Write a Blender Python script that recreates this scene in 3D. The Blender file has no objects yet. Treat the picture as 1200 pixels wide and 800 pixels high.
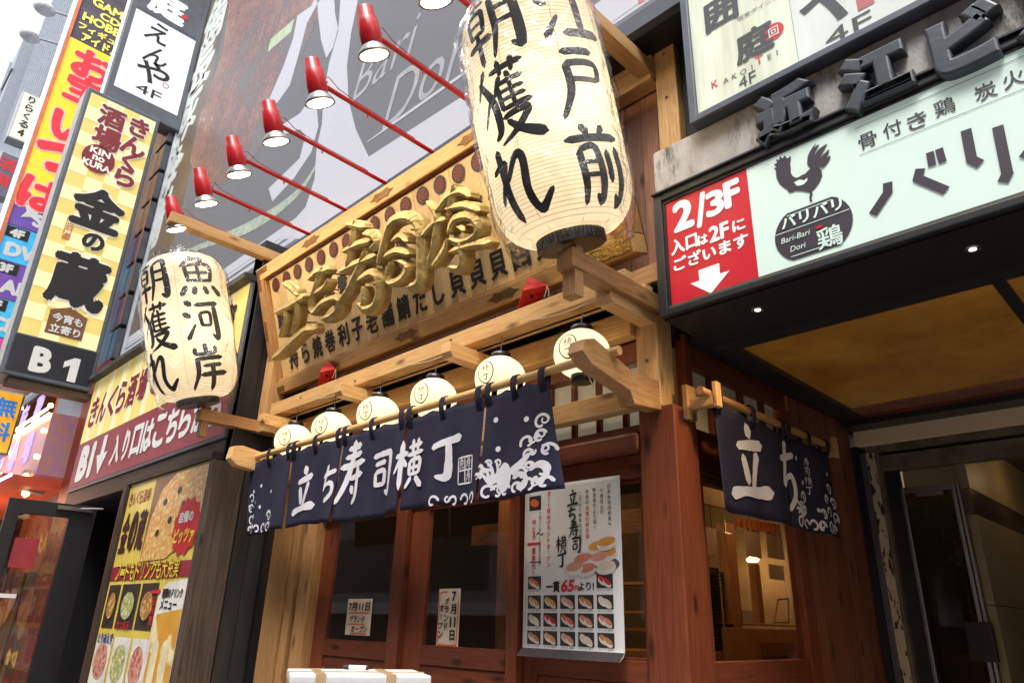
import bpy, math, random
from mathutils import Vector, Matrix, noise
random.seed(7)
PI = math.pi
scn = bpy.context.scene
COL = scn.collection
H = 1.42                       # eye height: everything below is built relative to the eye and lifted by H at the end
# ---------------------------------------------------------------- camera
F_PX = 827.3                   # focal length in pixels of a 1200 px wide frame
RGT = Vector((0.70910488, 0.70463669, 0.02563989))
UPV = Vector((0.24496715, -0.28029278, 0.92813095))
FWD = Vector((-0.6611818, 0.65186125, 0.37136982))
cd = bpy.data.cameras.new("camera"); cam = bpy.data.objects.new("camera", cd); COL.objects.link(cam)
cd.sensor_width = 36; cd.lens = 36 * F_PX / 1200; cd.clip_end = 600; cd.clip_start = 0.05
cam.matrix_world = Matrix((( RGT.x, UPV.x, -FWD.x, 0), (RGT.y, UPV.y, -FWD.y, 0), (RGT.z, UPV.z, -FWD.z, 0), (0, 0, 0, 1)))
scn.camera = cam
# ---------------------------------------------------------------- light
w = bpy.data.worlds.new("World"); scn.world = w; w.use_nodes = True
nt = w.node_tree; bg = nt.nodes['Background']
sky = nt.nodes.new('ShaderNodeTexSky'); sky.sky_type = 'NISHITA'; sky.sun_disc = False
SUN_EL, SUN_ROT = math.radians(58), math.radians(150)
sky.sun_elevation = SUN_EL; sky.sun_rotation = SUN_ROT; sky.dust_density = 4; sky.ozone_density = 0.6; sky.air_density = 1.0
hs = nt.nodes.new('ShaderNodeHueSaturation'); hs.inputs['Saturation'].default_value = 0.25; hs.inputs['Value'].default_value = 1.4      # bright cloud cover
nt.links.new(sky.outputs[0], hs.inputs['Color']); nt.links.new(hs.outputs[0], bg.inputs[0]); bg.inputs[1].default_value = 0.15
sd = bpy.data.lights.new("sun", 'SUN'); sd.energy = 1.0; sd.angle = math.radians(14); sd.color = (1, .96, .9)
sun = bpy.data.objects.new("sun", sd); COL.objects.link(sun)
sdir = Vector((math.sin(SUN_ROT) * math.cos(SUN_EL), math.cos(SUN_ROT) * math.cos(SUN_EL), math.sin(SUN_EL)))
sun.rotation_euler = sdir.to_track_quat('Z', 'Y').to_euler(); sun.location = (0, -5, 20)
scn.view_settings.view_transform = 'Standard'; scn.view_settings.look = 'None'
scn.view_settings.exposure = 1.0; scn.view_settings.gamma = 1
scn.render.engine = 'CYCLES'
scn.cycles.max_bounces = 8; scn.cycles.transparent_max_bounces = 12; scn.cycles.sample_clamp_indirect = 4; scn.cycles.use_denoising = True
scn.cycles.caustics_reflective = False; scn.cycles.caustics_refractive = False

# ---------------------------------------------------------------- measuring helpers (a picture point on a known plane of the place)
def ray(x, y): return RGT * ((x - 600) / F_PX) + UPV * (-(y - 400) / F_PX) + FWD
def aty(x, y, Y): d = ray(x, y); return d * (Y / d.y)
def atx(x, y, X): d = ray(x, y); return d * (X / d.x)
def atz(x, y, Z): d = ray(x, y); return d * (Z / d.z)
def hit(x, y, o, n): d = ray(x, y); return d * (Vector(o).dot(n) / d.dot(n))

# ---------------------------------------------------------------- object helpers
def tag(o, label, cat, group=None, kind=None):
    if label: o['label'] = label
    if cat: o['category'] = cat
    if group: o['group'] = group
    if kind: o['kind'] = kind
    return o
def thing(name, label, cat, loc=(0, 0, 0), group=None, rot=(0, 0, 0)):
    o = bpy.data.objects.new(name, None); COL.objects.link(o); o.empty_display_size = .1
    o.location = loc; o.rotation_euler = rot
    return tag(o, label, cat, group)
def wpos(o):
    p = Vector(o.location)
    while o.parent: o = o.parent; p = p + Vector(o.location)
    return p
class MB:
    def __init__(s): s.v = []; s.f = []; s.sm = []
    def add(s, vs, fs, smooth=False):
        b = len(s.v); s.v += [tuple(v) for v in vs]
        for f in fs: s.f.append(tuple(i + b for i in f)); s.sm.append(smooth)
        return s
    def box(s, x0, x1, y0, y1, z0, z1):
        vs = [(x, y, z) for x in (x0, x1) for y in (y0, y1) for z in (z0, z1)]
        return s.add(vs, [(0, 1, 3, 2), (4, 6, 7, 5), (0, 4, 5, 1), (2, 3, 7, 6), (0, 2, 6, 4), (1, 5, 7, 3)])
    def fbox(s, F, a0, a1, b0, b1, c0, c1):
        vs = [F(a, b, c) for a in (a0, a1) for b in (b0, b1) for c in (c0, c1)]
        return s.add(vs, [(0, 1, 3, 2), (4, 6, 7, 5), (0, 4, 5, 1), (2, 3, 7, 6), (0, 2, 6, 4), (1, 5, 7, 3)])
    def poly(s, pts): return s.add(pts, [tuple(range(len(pts)))])
    def prism(s, F, pts, c0, c1):
        n = len(pts); vs = [F(a, b, c0) for a, b in pts] + [F(a, b, c1) for a, b in pts]
        return s.add(vs, [tuple(range(n))[::-1], tuple(range(n, 2 * n))] + [(i, (i + 1) % n, n + (i + 1) % n, n + i) for i in range(n)])
    def lathe(s, prof, seg=24, M=None, cap=False, smooth=True):
        M = M or Matrix.Identity(4); vs = []
        for r, z in prof:
            for k in range(seg):
                a = 2 * PI * k / seg; vs.append(M @ Vector((r * math.cos(a), r * math.sin(a), z)))
        fs = [(i * seg + k, i * seg + (k + 1) % seg, (i + 1) * seg + (k + 1) % seg, (i + 1) * seg + k) for i in range(len(prof) - 1) for k in range(seg)]
        s.add(vs, fs, smooth)
        if cap: s.add(vs[:seg], [tuple(range(seg))[::-1]]); s.add(vs[-seg:], [tuple(range(seg))])
        return s
    def tube(s, p0, p1, r, seg=10, r1=None):
        p0, p1 = Vector(p0), Vector(p1); d = p1 - p0
        M = Matrix.Translation(p0) @ d.to_track_quat('Z', 'Y').to_matrix().to_4x4()
        return s.lathe([(r, 0), (r1 if r1 is not None else r, d.length)], seg, M, True)
    def path(s, pts, r, seg=6):
        for a, b in zip(pts[:-1], pts[1:]): s.tube(a, b, r, seg)
        return s
    def build(s, name, mat, parent=None, bev=0, label=None, kind=None, solid=0):
        me = bpy.data.meshes.new(name); me.from_pydata(s.v, [], s.f)
        me.polygons.foreach_set('use_smooth', s.sm)
        me.materials.append(mat); me.update()
        o = bpy.data.objects.new(name, me); COL.objects.link(o)
        if parent:
            o.parent = parent
            if parent.rotation_euler[0] == 0 and not parent.get('local'): o.location = -wpos(parent)
        if bev:
            m = o.modifiers.new('bevel', 'BEVEL'); m.width = bev; m.segments = 2; m.limit_method = 'ANGLE'; m.harden_normals = False
        if solid:
            m = o.modifiers.new('solid', 'SOLIDIFY'); m.thickness = solid; m.offset = 0
        if label: o['label'] = label
        if kind: o['kind'] = kind
        return o
def frame(o, u, v):
    o = Vector(o); u = Vector(u).normalized(); v = Vector(v).normalized(); n = u.cross(v)
    def F(a, b, c=0.0): return o + u * a + v * b + n * c
    F.n = n; F.o = o; F.u = u; F.v = v
    F.inv = lambda p: ((Vector(p) - o).dot(u), (Vector(p) - o).dot(v))
    F.px = lambda x, y, c=0.0: F.inv(hit(x, y, o + n * c, n))
    return F
def FY(Y): return frame((0, Y, 0), (1, 0, 0), (0, 0, 1))        # faces the street (-Y)
def FX(X): return frame((X, 0, 0), (0, 1, 0), (0, 0, 1))        # faces +X
def FZ(Z): return frame((0, 0, Z), (1, 0, 0), (0, -1, 0))       # faces down

# ---------------------------------------------------------------- materials
MATS = {}
def _new(name):
    m = bpy.data.materials.new(name); m.use_nodes = True; n = m.node_tree; return m, n, n.nodes['Principled BSDF']
def lin(c): return tuple(((x / 255) / 12.92 if x / 255 <= .04045 else ((x / 255 + .055) / 1.055) ** 2.4) for x in c)
def mat(name, c, rough=.6, metal=0, var=.12, scale=6, bump=0, bscale=60, emit=0, ecol=None, spec=.5, stretch=(1, 1, 1), dark=None):
    if name in MATS: return MATS[name]
    m, n, b = _new(name); L = n.links
    tc = n.nodes.new('ShaderNodeTexCoord'); mp = n.nodes.new('ShaderNodeMapping'); mp.inputs['Scale'].default_value = stretch
    nz = n.nodes.new('ShaderNodeTexNoise'); nz.inputs['Scale'].default_value = scale; nz.inputs['Detail'].default_value = 6; nz.inputs['Roughness'].default_value = .65
    L.new(tc.outputs['Object'], mp.inputs[0]); L.new(mp.outputs[0], nz.inputs['Vector'])
    cr = n.nodes.new('ShaderNodeValToRGB'); cr.color_ramp.elements[0].position = .3; cr.color_ramp.elements[1].position = .7
    d = dark or tuple(x * (1 - var * 2) for x in c)
    cr.color_ramp.elements[0].color = (*d, 1); cr.color_ramp.elements[1].color = (*[min(1, x * (1 + var)) for x in c], 1)
    L.new(nz.outputs[0], cr.inputs[0]); L.new(cr.outputs[0], b.inputs['Base Color'])
    b.inputs['Roughness'].default_value = rough; b.inputs['Metallic'].default_value = metal; b.inputs['Specular IOR Level'].default_value = spec
    if bump:
        n2 = n.nodes.new('ShaderNodeTexNoise'); n2.inputs['Scale'].default_value = bscale; n2.inputs['Detail'].default_value = 4; L.new(mp.outputs[0], n2.inputs['Vector'])
        bp = n.nodes.new('ShaderNodeBump'); bp.inputs['Strength'].default_value = bump; bp.inputs['Distance'].default_value = .01
        L.new(n2.outputs[0], bp.inputs['Height']); L.new(bp.outputs[0], b.inputs['Normal'])
    if emit:
        if ecol: b.inputs['Emission Color'].default_value = (*ecol, 1)
        else: L.new(cr.outputs[0], b.inputs['Emission Color'])
        b.inputs['Emission Strength'].default_value = emit
    MATS[name] = m; return m
def wood(name, c, dark, axis='z', rough=.5, scale=1.0, knots=True, spec=.4, bump=.15):
    key = name + axis
    if key in MATS: return MATS[key]
    m, n, b = _new(key); L = n.links
    tc = n.nodes.new('ShaderNodeTexCoord'); oi = n.nodes.new('ShaderNodeObjectInfo')
    ad = n.nodes.new('ShaderNodeVectorMath'); ad.operation = 'MULTIPLY_ADD'; ad.inputs[1].default_value = (1, 1, 1)
    L.new(tc.outputs['Object'], ad.inputs[0])
    cx = n.nodes.new('ShaderNodeCombineXYZ'); ml = n.nodes.new('ShaderNodeMath'); ml.operation = 'MULTIPLY'; ml.inputs[1].default_value = 37.0
    L.new(oi.outputs['Random'], ml.inputs[0])
    for k in range(3): L.new(ml.outputs[0], cx.inputs[k])
    L.new(cx.outputs[0], ad.inputs[2])
    s = {'x': (.8, 14, 14), 'y': (14, .8, 14), 'z': (14, 14, .8)}[axis]
    mp = n.nodes.new('ShaderNodeMapping'); mp.inputs['Scale'].default_value = [k * scale for k in s]; L.new(ad.outputs[0], mp.inputs[0])
    n1 = n.nodes.new('ShaderNodeTexNoise'); n1.inputs['Scale'].default_value = 1.6; n1.inputs['Detail'].default_value = 3; n1.inputs['Distortion'].default_value = 1.2
    L.new(mp.outputs[0], n1.inputs['Vector'])
    mu = n.nodes.new('ShaderNodeMath'); mu.operation = 'MULTIPLY'; mu.inputs[1].default_value = 11; L.new(n1.outputs[0], mu.inputs[0])
    fr = n.nodes.new('ShaderNodeMath'); fr.operation = 'PINGPONG'; fr.inputs[1].default_value = 1.0; L.new(mu.outputs[0], fr.inputs[0])
    n2 = n.nodes.new('ShaderNodeTexNoise'); n2.inputs['Scale'].default_value = 9; n2.inputs['Detail'].default_value = 5; L.new(mp.outputs[0], n2.inputs['Vector'])
    mx = n.nodes.new('ShaderNodeMath'); mx.operation = 'MULTIPLY_ADD'; mx.inputs[1].default_value = .45; L.new(fr.outputs[0], mx.inputs[0])
    m2 = n.nodes.new('ShaderNodeMath'); m2.operation = 'MULTIPLY'; m2.inputs[1].default_value = .6; L.new(n2.outputs[0], m2.inputs[0]); L.new(m2.outputs[0], mx.inputs[2])
    cr = n.nodes.new('ShaderNodeValToRGB'); cr.color_ramp.elements[0].position = .1; cr.color_ramp.elements[1].position = .85
    cr.color_ramp.elements[0].color = (*c, 1); cr.color_ramp.elements[1].color = (*dark, 1); L.new(mx.outputs[0], cr.inputs[0])
    out = cr.outputs[0]
    if knots:
        s3 = {'x': (.35, 1, 1), 'y': (1, .35, 1), 'z': (1, 1, .35)}[axis]
        mp3 = n.nodes.new('ShaderNodeMapping'); mp3.inputs['Scale'].default_value = s3; L.new(ad.outputs[0], mp3.inputs[0])
        vo = n.nodes.new('ShaderNodeTexVoronoi'); vo.inputs['Scale'].default_value = 6.5; L.new(mp3.outputs[0], vo.inputs['Vector'])
        kr = n.nodes.new('ShaderNodeValToRGB'); kr.color_ramp.elements[0].position = .06; kr.color_ramp.elements[1].position = .17
        kr.color_ramp.elements[0].color = (1, 1, 1, 1); kr.color_ramp.elements[1].color = (0, 0, 0, 1); L.new(vo.outputs['Distance'], kr.inputs[0])
        mc = n.nodes.new('ShaderNodeMix'); mc.data_type = 'RGBA'; L.new(kr.outputs[0], mc.inputs['Factor']); L.new(out, mc.inputs[6]); mc.inputs[7].default_value = (*[x * .3 for x in dark], 1)
        out = mc.outputs[2]
    hv = n.nodes.new('ShaderNodeHueSaturation'); mr = n.nodes.new('ShaderNodeMapRange'); mr.inputs[3].default_value = .8; mr.inputs[4].default_value = 1.15
    L.new(oi.outputs['Random'], mr.inputs[0]); L.new(mr.outputs[0], hv.inputs['Value']); L.new(out, hv.inputs['Color'])
    L.new(hv.outputs[0], b.inputs['Base Color']); b.inputs['Roughness'].default_value = rough; b.inputs['Specular IOR Level'].default_value = spec
    bp = n.nodes.new('ShaderNodeBump'); bp.inputs['Strength'].default_value = bump; bp.inputs['Distance'].default_value = .004; L.new(mx.outputs[0], bp.inputs['Height']); L.new(bp.outputs[0], b.inputs['Normal'])
    MATS[key] = m; return m
def glow(name, c, s):
    if name in MATS: return MATS[name]
    m, n, b = _new(name); n.nodes.remove(b); e = n.nodes.new('ShaderNodeEmission'); e.inputs[0].default_value = (*c, 1); e.inputs[1].default_value = s
    n.links.new(e.outputs[0], n.nodes['Material Output'].inputs[0]); MATS[name] = m; return m
def glassy(name, tint=(1, 1, 1), refl=1.0, rough=.02, bump=0, base=0.0):
    if name in MATS: return MATS[name]
    m, n, b = _new(name); n.nodes.remove(b); L = n.links
    t = n.nodes.new('ShaderNodeBsdfTransparent'); t.inputs[0].default_value = (*tint, 1)
    g = n.nodes.new('ShaderNodeBsdfGlossy'); g.inputs['Roughness'].default_value = rough
    fr = n.nodes.new('ShaderNodeFresnel'); fr.inputs[0].default_value = 1.5
    mu = n.nodes.new('ShaderNodeMath'); mu.operation = 'MULTIPLY_ADD'; mu.inputs[1].default_value = refl; mu.inputs[2].default_value = base; mu.use_clamp = True; L.new(fr.outputs[0], mu.inputs[0])
    ge = n.nodes.new('ShaderNodeNewGeometry'); iv = n.nodes.new('ShaderNodeMath'); iv.operation = 'SUBTRACT'; iv.inputs[0].default_value = 1; L.new(ge.outputs['Backfacing'], iv.inputs[1])
    m3 = n.nodes.new('ShaderNodeMath'); m3.operation = 'MULTIPLY'; L.new(mu.outputs[0], m3.inputs[0]); L.new(iv.outputs[0], m3.inputs[1]); mu = m3      # only the front side of a sheet reflects
    mx = n.nodes.new('ShaderNodeMixShader'); L.new(mu.outputs[0], mx.inputs[0]); L.new(t.outputs[0], mx.inputs[1]); L.new(g.outputs[0], mx.inputs[2])
    if bump:
        tc = n.nodes.new('ShaderNodeTexCoord'); nz = n.nodes.new('ShaderNodeTexNoise'); nz.inputs['Scale'].default_value = 9; nz.inputs['Detail'].default_value = 5; nz.inputs['Distortion'].default_value = 1.5; L.new(tc.outputs['Object'], nz.inputs['Vector'])
        bp = n.nodes.new('ShaderNodeBump'); bp.inputs['Strength'].default_value = bump; bp.inputs['Distance'].default_value = .03; L.new(nz.outputs[0], bp.inputs['Height']); L.new(bp.outputs[0], g.inputs['Normal']); L.new(bp.outputs[0], fr.inputs['Normal'])
    L.new(mx.outputs[0], n.nodes['Material Output'].inputs[0]); MATS[name] = m; return m
def paper_lantern(name, c, em, seams=True):
    m, n, b = _new(name); n.nodes.remove(b); L = n.links
    tc = n.nodes.new('ShaderNodeTexCoord'); nz = n.nodes.new('ShaderNodeTexNoise'); nz.inputs['Scale'].default_value = 14; nz.inputs['Detail'].default_value = 5; L.new(tc.outputs['Object'], nz.inputs['Vector'])
    cr = n.nodes.new('ShaderNodeValToRGB'); cr.color_ramp.elements[0].position = .25; cr.color_ramp.elements[1].position = .7
    cr.color_ramp.elements[0].color = (*[x * .82 for x in c], 1); cr.color_ramp.elements[1].color = (*c, 1); L.new(nz.outputs[0], cr.inputs[0])
    d = n.nodes.new('ShaderNodeBsdfDiffuse'); t = n.nodes.new('ShaderNodeBsdfTranslucent'); e = n.nodes.new('ShaderNodeEmission'); e.inputs[1].default_value = em
    for q in (d, t, e): L.new(cr.outputs[0], q.inputs[0])
    mx = n.nodes.new('ShaderNodeMixShader'); mx.inputs[0].default_value = .55; L.new(d.outputs[0], mx.inputs[1]); L.new(t.outputs[0], mx.inputs[2])
    a = n.nodes.new('ShaderNodeAddShader'); L.new(mx.outputs[0], a.inputs[0]); L.new(e.outputs[0], a.inputs[1])
    L.new(a.outputs[0], n.nodes['Material Output'].inputs[0]); return m
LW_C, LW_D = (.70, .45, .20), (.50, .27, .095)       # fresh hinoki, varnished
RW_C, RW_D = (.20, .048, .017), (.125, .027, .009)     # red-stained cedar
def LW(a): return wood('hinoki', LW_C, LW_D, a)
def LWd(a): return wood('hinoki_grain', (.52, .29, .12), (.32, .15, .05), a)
def RW(a): return wood('red_cedar', RW_C, RW_D, a, rough=.5, scale=.8)
def DW(a): return wood('old_dark_wood', (.075, .045, .028), (.022, .014, .010), a, rough=.6, scale=.8)
def PW(a): return wood('pink_plank', (.42, .21, .12), (.26, .11, .06), a, rough=.6)
black = mat('black_paint', (.012, .012, .014), .45)
ink = mat('ink', (.012, .010, .010), .7)
white = mat('white_print', (.78, .78, .76), .6, var=.03)
redp = mat('red_print', (.55, .02, .03), .55, var=.05)
navy = mat('navy_cloth', (.025, .024, .047), .9, var=.12, scale=3, bump=.3, bscale=500, spec=.15)
clothw = mat('dyed_white', (.62, .61, .66), .9, var=.05, bump=.2, bscale=500, spec=.1)
greyf = mat('grey_frame', (.10, .115, .14), .5, var=.1)
steel = mat('steel', (.45, .45, .46), .3, 1.0, var=.05)
gold = mat('gold_leaf', (.46, .345, .14), .52, .55, var=.2, scale=9, bump=.5, bscale=12)
brass = mat('brass', (.28, .15, .06), .45, .8, var=.3, scale=60, bump=.5, bscale=90)
glass = glassy('window_glass', (.93, .93, .93), 1.6)
wrap = glassy('plastic_wrap', (.96, .96, .96), 1.3, .13, bump=1.0, base=.02)
wrap2 = glassy('plastic_film', (.98, .98, .98), .35, .2, bump=.25, base=.0)
bulb_m = glow('bulb', (1, .93, .8), 9)

# ---------------------------------------------------------------- lettering: built-in type
_glyph = {}
def glyph(s, bold):
    k = (s, bold)
    if k not in _glyph:
        c = bpy.data.curves.new('t', 'FONT'); c.body = s; c.size = 1; c.offset = bold; c.resolution_u = 3; c.align_x = 'CENTER'; c.align_y = 'CENTER'
        o = bpy.data.objects.new('t', c); COL.objects.link(o)
        dg = bpy.context.evaluated_depsgraph_get(); me = bpy.data.meshes.new_from_object(o.evaluated_get(dg))
        vs = [Vector(v.co) for v in me.vertices]; fs = [tuple(p.vertices) for p in me.polygons]
        bpy.data.objects.remove(o); bpy.data.curves.remove(c); bpy.data.meshes.remove(me)
        if vs:
            x0, x1 = min(v.x for v in vs), max(v.x for v in vs); y0, y1 = min(v.y for v in vs), max(v.y for v in vs)
        else: x0 = x1 = y0 = y1 = 0
        mx, my = (x0 + x1) / 2, (y0 + y1) / 2
        _glyph[k] = ([(v.x - mx, v.y - my) for v in vs], fs, x1 - x0, y1 - y0)
    return _glyph[k]
def put(mb, F, s, x, y, h, bold=.02, w=None, lift=.004, shear=0, rot=0):
    """one run of type centred on (x, y), h tall, optionally squeezed to width w"""
    stamp = bold if bold > .028 else 0
    vs, fs, gw, gh = glyph(s, 0 if stamp else bold)
    if not vs: return
    k = h / max(gh, .3)
    cr, sr = math.cos(rot), math.sin(rot)
    kx = ((w - 2 * stamp * k) / gw) if w else k * .95
    offs = [(0, 0)] + ([(math.cos(q * PI / 4) * stamp, math.sin(q * PI / 4) * stamp) for q in range(8)] if stamp else [])
    for j, (ox, oy) in enumerate(offs):          # heavy weights: the same outline set down several times side by side, as when printing bold
        pts = []
        for a, b in vs:
            a, b = a * kx + ox * k + (b + oy) * k * shear, (b + oy) * k * (.94 if stamp else 1)
            pts.append(F(x + a * cr - b * sr, y + a * sr + b * cr, lift + j * .00012))
        mb.add(pts, fs)
def col(mb, F, s, x, ytop, h, bold=.02, step=1.12, wr=1.0, **kw):
    for i, ch in enumerate(s):
        if ch == ' ': continue
        if ch in 'ー―': put(mb, F, '|', x, ytop - h * step * i - h / 2, h * .8, bold, **kw)
        else: put(mb, F, ch, x, ytop - h * step * i - h / 2, h * (.55 if ch in '11・' and False else 1), bold, w=None if wr == 1 else None, **kw)
def row(mb, F, s, x0, x1, y, h, bold=.02, slope=0, **kw):
    n = len(s)
    for i, ch in enumerate(s):
        if ch == ' ': continue
        x = x0 + (x1 - x0) * (i + .5) / n
        put(mb, F, ch, x, y + slope * (x - x0), h, bold, w=(x1 - x0) / n * .9 * (1 if ch not in '1リりしいノ|（）()' else .6), **kw)

# ---------------------------------------------------------------- lettering: brush strokes (x,y,width on a 100 grid)
BR = {
 '立': "46,99,10 54,84,13|20,68,7 50,73,9 84,78,10|32,58,8 40,34,9 41,24,7|70,66,10 62,44,8 54,18,7|4,8,11 30,14,8 60,16,9 96,20,13",
 'ち': "14,70,8 50,76,9 86,82,8|46,99,10 38,64,9 28,36,9 44,46,7 66,50,9 78,38,10 74,20,10 44,2,8",
 '寿': "30,88,6 74,92,8|22,75,6 80,79,7|8,60,7 94,65,8|52,100,9 47,72,8 30,38,8 6,4,5|38,42,6 90,46,8|70,60,9 71,14,9 52,4,5|44,30,8 54,19,9",
 '司': "12,88,8 60,91,9 86,88,10 86,50,10 80,10,10 62,14,5|22,70,7 66,74,8|24,54,8 27,24,8|25,53,7 60,55,8 58,26,8|28,27,6 60,28,7",
 '横': "2,68,7 42,74,8|24,99,9 23,2,8|22,64,7 2,34,4|28,62,6 40,46,7|46,84,6 96,88,7|42,68,6 100,72,7|60,99,7 61,72,6|82,99,7 80,73,6|52,55,7 53,27,6|52,55,6 90,57,7 87,28,6|53,41,5 87,42,5|53,28,5 87,29,5|70,71,6 70,29,5|62,22,8 44,2,5|78,22,8 97,2,9",
 '丁': "8,78,9 55,85,10 98,92,12|62,82,10 63,44,11 58,12,12 30,14,4",
 '朝': "27,99,7 27,82,6|6,87,6 48,91,7|12,74,6 14,44,6|12,74,5 42,76,7 40,46,6|14,60,4 40,61,4|14,46,4 40,47,5|2,31,7 52,35,8|27,46,7 26,0,7|60,90,8 61,44,8 48,2,4|60,90,6 92,92,9 93,12,11 78,14,4|62,68,6 90,70,6|61,47,5 91,49,6",
 '獲': "30,98,7 4,66,3|14,86,6 34,54,9 34,18,9 20,8,4|32,60,5 4,28,3|40,88,6 98,91,7|58,99,7 59,80,5|82,99,7 78,80,5|56,80,7 38,56,4|48,70,6 49,36,6|68,82,6 72,72,5|48,70,5 92,72,6|48,59,4 90,60,5|48,49,4 90,50,5|48,38,5 96,40,6|70,72,5 70,39,5|44,28,6 86,31,8 62,10,7 30,-2,3|50,24,5 70,8,9 102,-4,12",
 'れ': "24,99,9 25,60,10 24,2,10|4,72,7 34,77,7 6,28,6|30,52,6 56,82,8 66,74,9 60,30,9 70,8,9 98,28,5",
 '江': "12,94,10 26,82,11|4,64,10 18,54,11|4,6,9 30,38,4|42,82,8 94,87,9|66,84,10 65,18,10|32,12,9 100,19,11",
 '戸': "26,92,8 82,96,9|28,76,8 80,78,8 78,54,8|28,54,6 78,55,7|28,76,9 26,40,9 2,2,5",
 '前': "32,99,8 42,88,9|70,99,9 60,86,6|4,80,8 96,85,9|20,66,8 20,26,8 16,2,6|20,66,6 48,68,8 48,8,9 36,12,4|22,50,5 46,51,5|22,34,5 46,35,5|66,66,8 66,26,8|86,72,9 87,6,10 72,12,4",
 '魚': "42,99,9 10,72,5|34,90,7 68,93,8 54,78,8|20,74,8 24,34,8|20,74,6 82,77,9 78,36,8|24,56,6 78,58,6|24,37,6 79,39,7|51,74,7 51,38,6|16,24,9 0,2,10|36,22,9 30,4,10|58,23,9 64,5,10|80,26,8 100,4,12",
 '河': "12,94,10 26,84,11|2,66,9 18,56,11|2,4,9 28,40,4|34,84,8 98,90,9|84,86,10 82,10,11 66,16,4|42,64,7 44,34,7|42,64,6 68,66,7 66,36,6|44,36,5 68,37,6",
 '岸': "50,100,9 50,78,8|24,90,8 26,76,7 76,79,8|76,94,8 76,78,7|18,64,7 92,69,9|24,66,9 20,30,8 0,-2,5|36,48,7 86,52,8|26,28,8 98,33,10|60,50,9 58,-4,10",
}
def spline(pts, n):
    P = [pts[0]] + pts + [pts[-1]]; out = []
    for i in range(1, len(P) - 2):
        for k in range(n):
            t = k / n; r = []
            for a, b, c, d in zip(P[i - 1], P[i], P[i + 1], P[i + 2]):
                r.append(.5 * (2 * b + (c - a) * t + (2 * a - 5 * b + 4 * c - d) * t * t + (3 * b - a - 3 * c + d) * t ** 3))
            out.append(r)
    out.append(list(pts[-1])); return out
def parse(s): return [[tuple(float(q) for q in p.split(',')) for p in st.split()] for st in s.split('|')]
def ribbon(mb, S, pts, lift=.004, n=6, cross=3, rough=.0, relief=None):
    sp = spline(pts, n)
    if len(sp) < 2: return
    m = len(sp); L = [0]
    for a, b in zip(sp[:-1], sp[1:]): L.append(L[-1] + math.hypot(b[0] - a[0], b[1] - a[1]))
    T = L[-1] or 1; rows = []
    # extend ends with rounded caps
    for i in range(m):
        a, b = sp[max(0, i - 1)], sp[min(m - 1, i + 1)]
        dx, dy = b[0] - a[0], b[1] - a[1]; l = math.hypot(dx, dy) or 1; dx /= l; dy /= l
        wd = sp[i][2] / 2 * (1 + rough * (random.random() - .5)); d0 = min(L[i], T - L[i]); capd = sp[i][2] / 2 * .8
        if d0 < capd: wd *= max(.35, math.sqrt(max(0, 1 - (1 - d0 / capd) ** 2)))
        rows.append((sp[i][0], sp[i][1], dx, dy, wd))
    f, la = rows[0], rows[-1]
    rows = [(f[0] - f[2] * f[4] * .8, f[1] - f[3] * f[4] * .8, f[2], f[3], f[4] * .35)] + rows + [(la[0] + la[2] * la[4] * .8, la[1] + la[3] * la[4] * .8, la[2], la[3], la[4] * .35)]
    if relief is None:
        vs = []; 
        for i, (x, y, dx, dy, wd) in enumerate(rows):
            for k in range(cross + 1):
                t = (k / cross - .5) * 2 * wd
                vs.append(S(x + dy * t, y - dx * t, lift + i * .00003))
        c1 = cross + 1
        mb.add(vs, [(i * c1 + k, i * c1 + k + 1, (i + 1) * c1 + k + 1, (i + 1) * c1 + k) for i in range(len(rows) - 1) for k in range(cross)])
    else:
        d = relief; vs = []
        prof = [(1, 0), (1.0, .62), (.82, .86), (.25, 1.0), (-.3, .9), (-.85, .82), (-1, .58), (-1, 0)]
        c1 = len(prof)
        for i, (x, y, dx, dy, wd) in enumerate(rows):
            j = 1 + .03 * random.uniform(-1, 1)
            for t, hh in prof: vs.append(S(x + dy * t * wd * j, y - dx * t * wd * j, lift + d * hh * (1 if hh == 0 else random.uniform(.97, 1.02))))
        mb.add(vs, [(i * c1 + k, i * c1 + (k + 1) % c1, (i + 1) * c1 + (k + 1) % c1, (i + 1) * c1 + k) for i in range(len(rows) - 1) for k in range(c1)])
        mb.add(vs[:c1], [tuple(range(c1))[::-1]]); mb.add(vs[-c1:], [tuple(range(c1))])
def brush(mb, S, ch, x, y, w, h=None, bold=1.0, lift=.004, shear=0, n=6, cross=3, relief=None, rough=.12):
    """character ch in the box centred on x, y of width w and height h"""
    h = h or w; k = 0
    for st in parse(BR[ch]):
        pts = [(x + (a - 50) / 100 * w + shear * (b - 50) / 100 * h, y + (b - 50) / 100 * h, c / 100 * (w + h) / 2 * bold) for a, b, c in st]
        ribbon(mb, S, pts, lift + k * .0004, n, cross, rough, relief); k += 1
def ring(mb, S, x, y, r, wd, lift=.004, ry=None):
    ry = ry or r; vs = []; n = 28
    for i in range(n):
        a = 2 * PI * i / n
        vs += [S(x + math.cos(a) * (r - wd / 2), y + math.sin(a) * (ry - wd / 2), lift), S(x + math.cos(a) * (r + wd / 2), y + math.sin(a) * (ry + wd / 2), lift)]
    mb.add(vs, [(2 * i, 2 * i + 1, (2 * i + 3) % (2 * n), (2 * i + 2) % (2 * n)) for i in range(n)])
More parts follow.
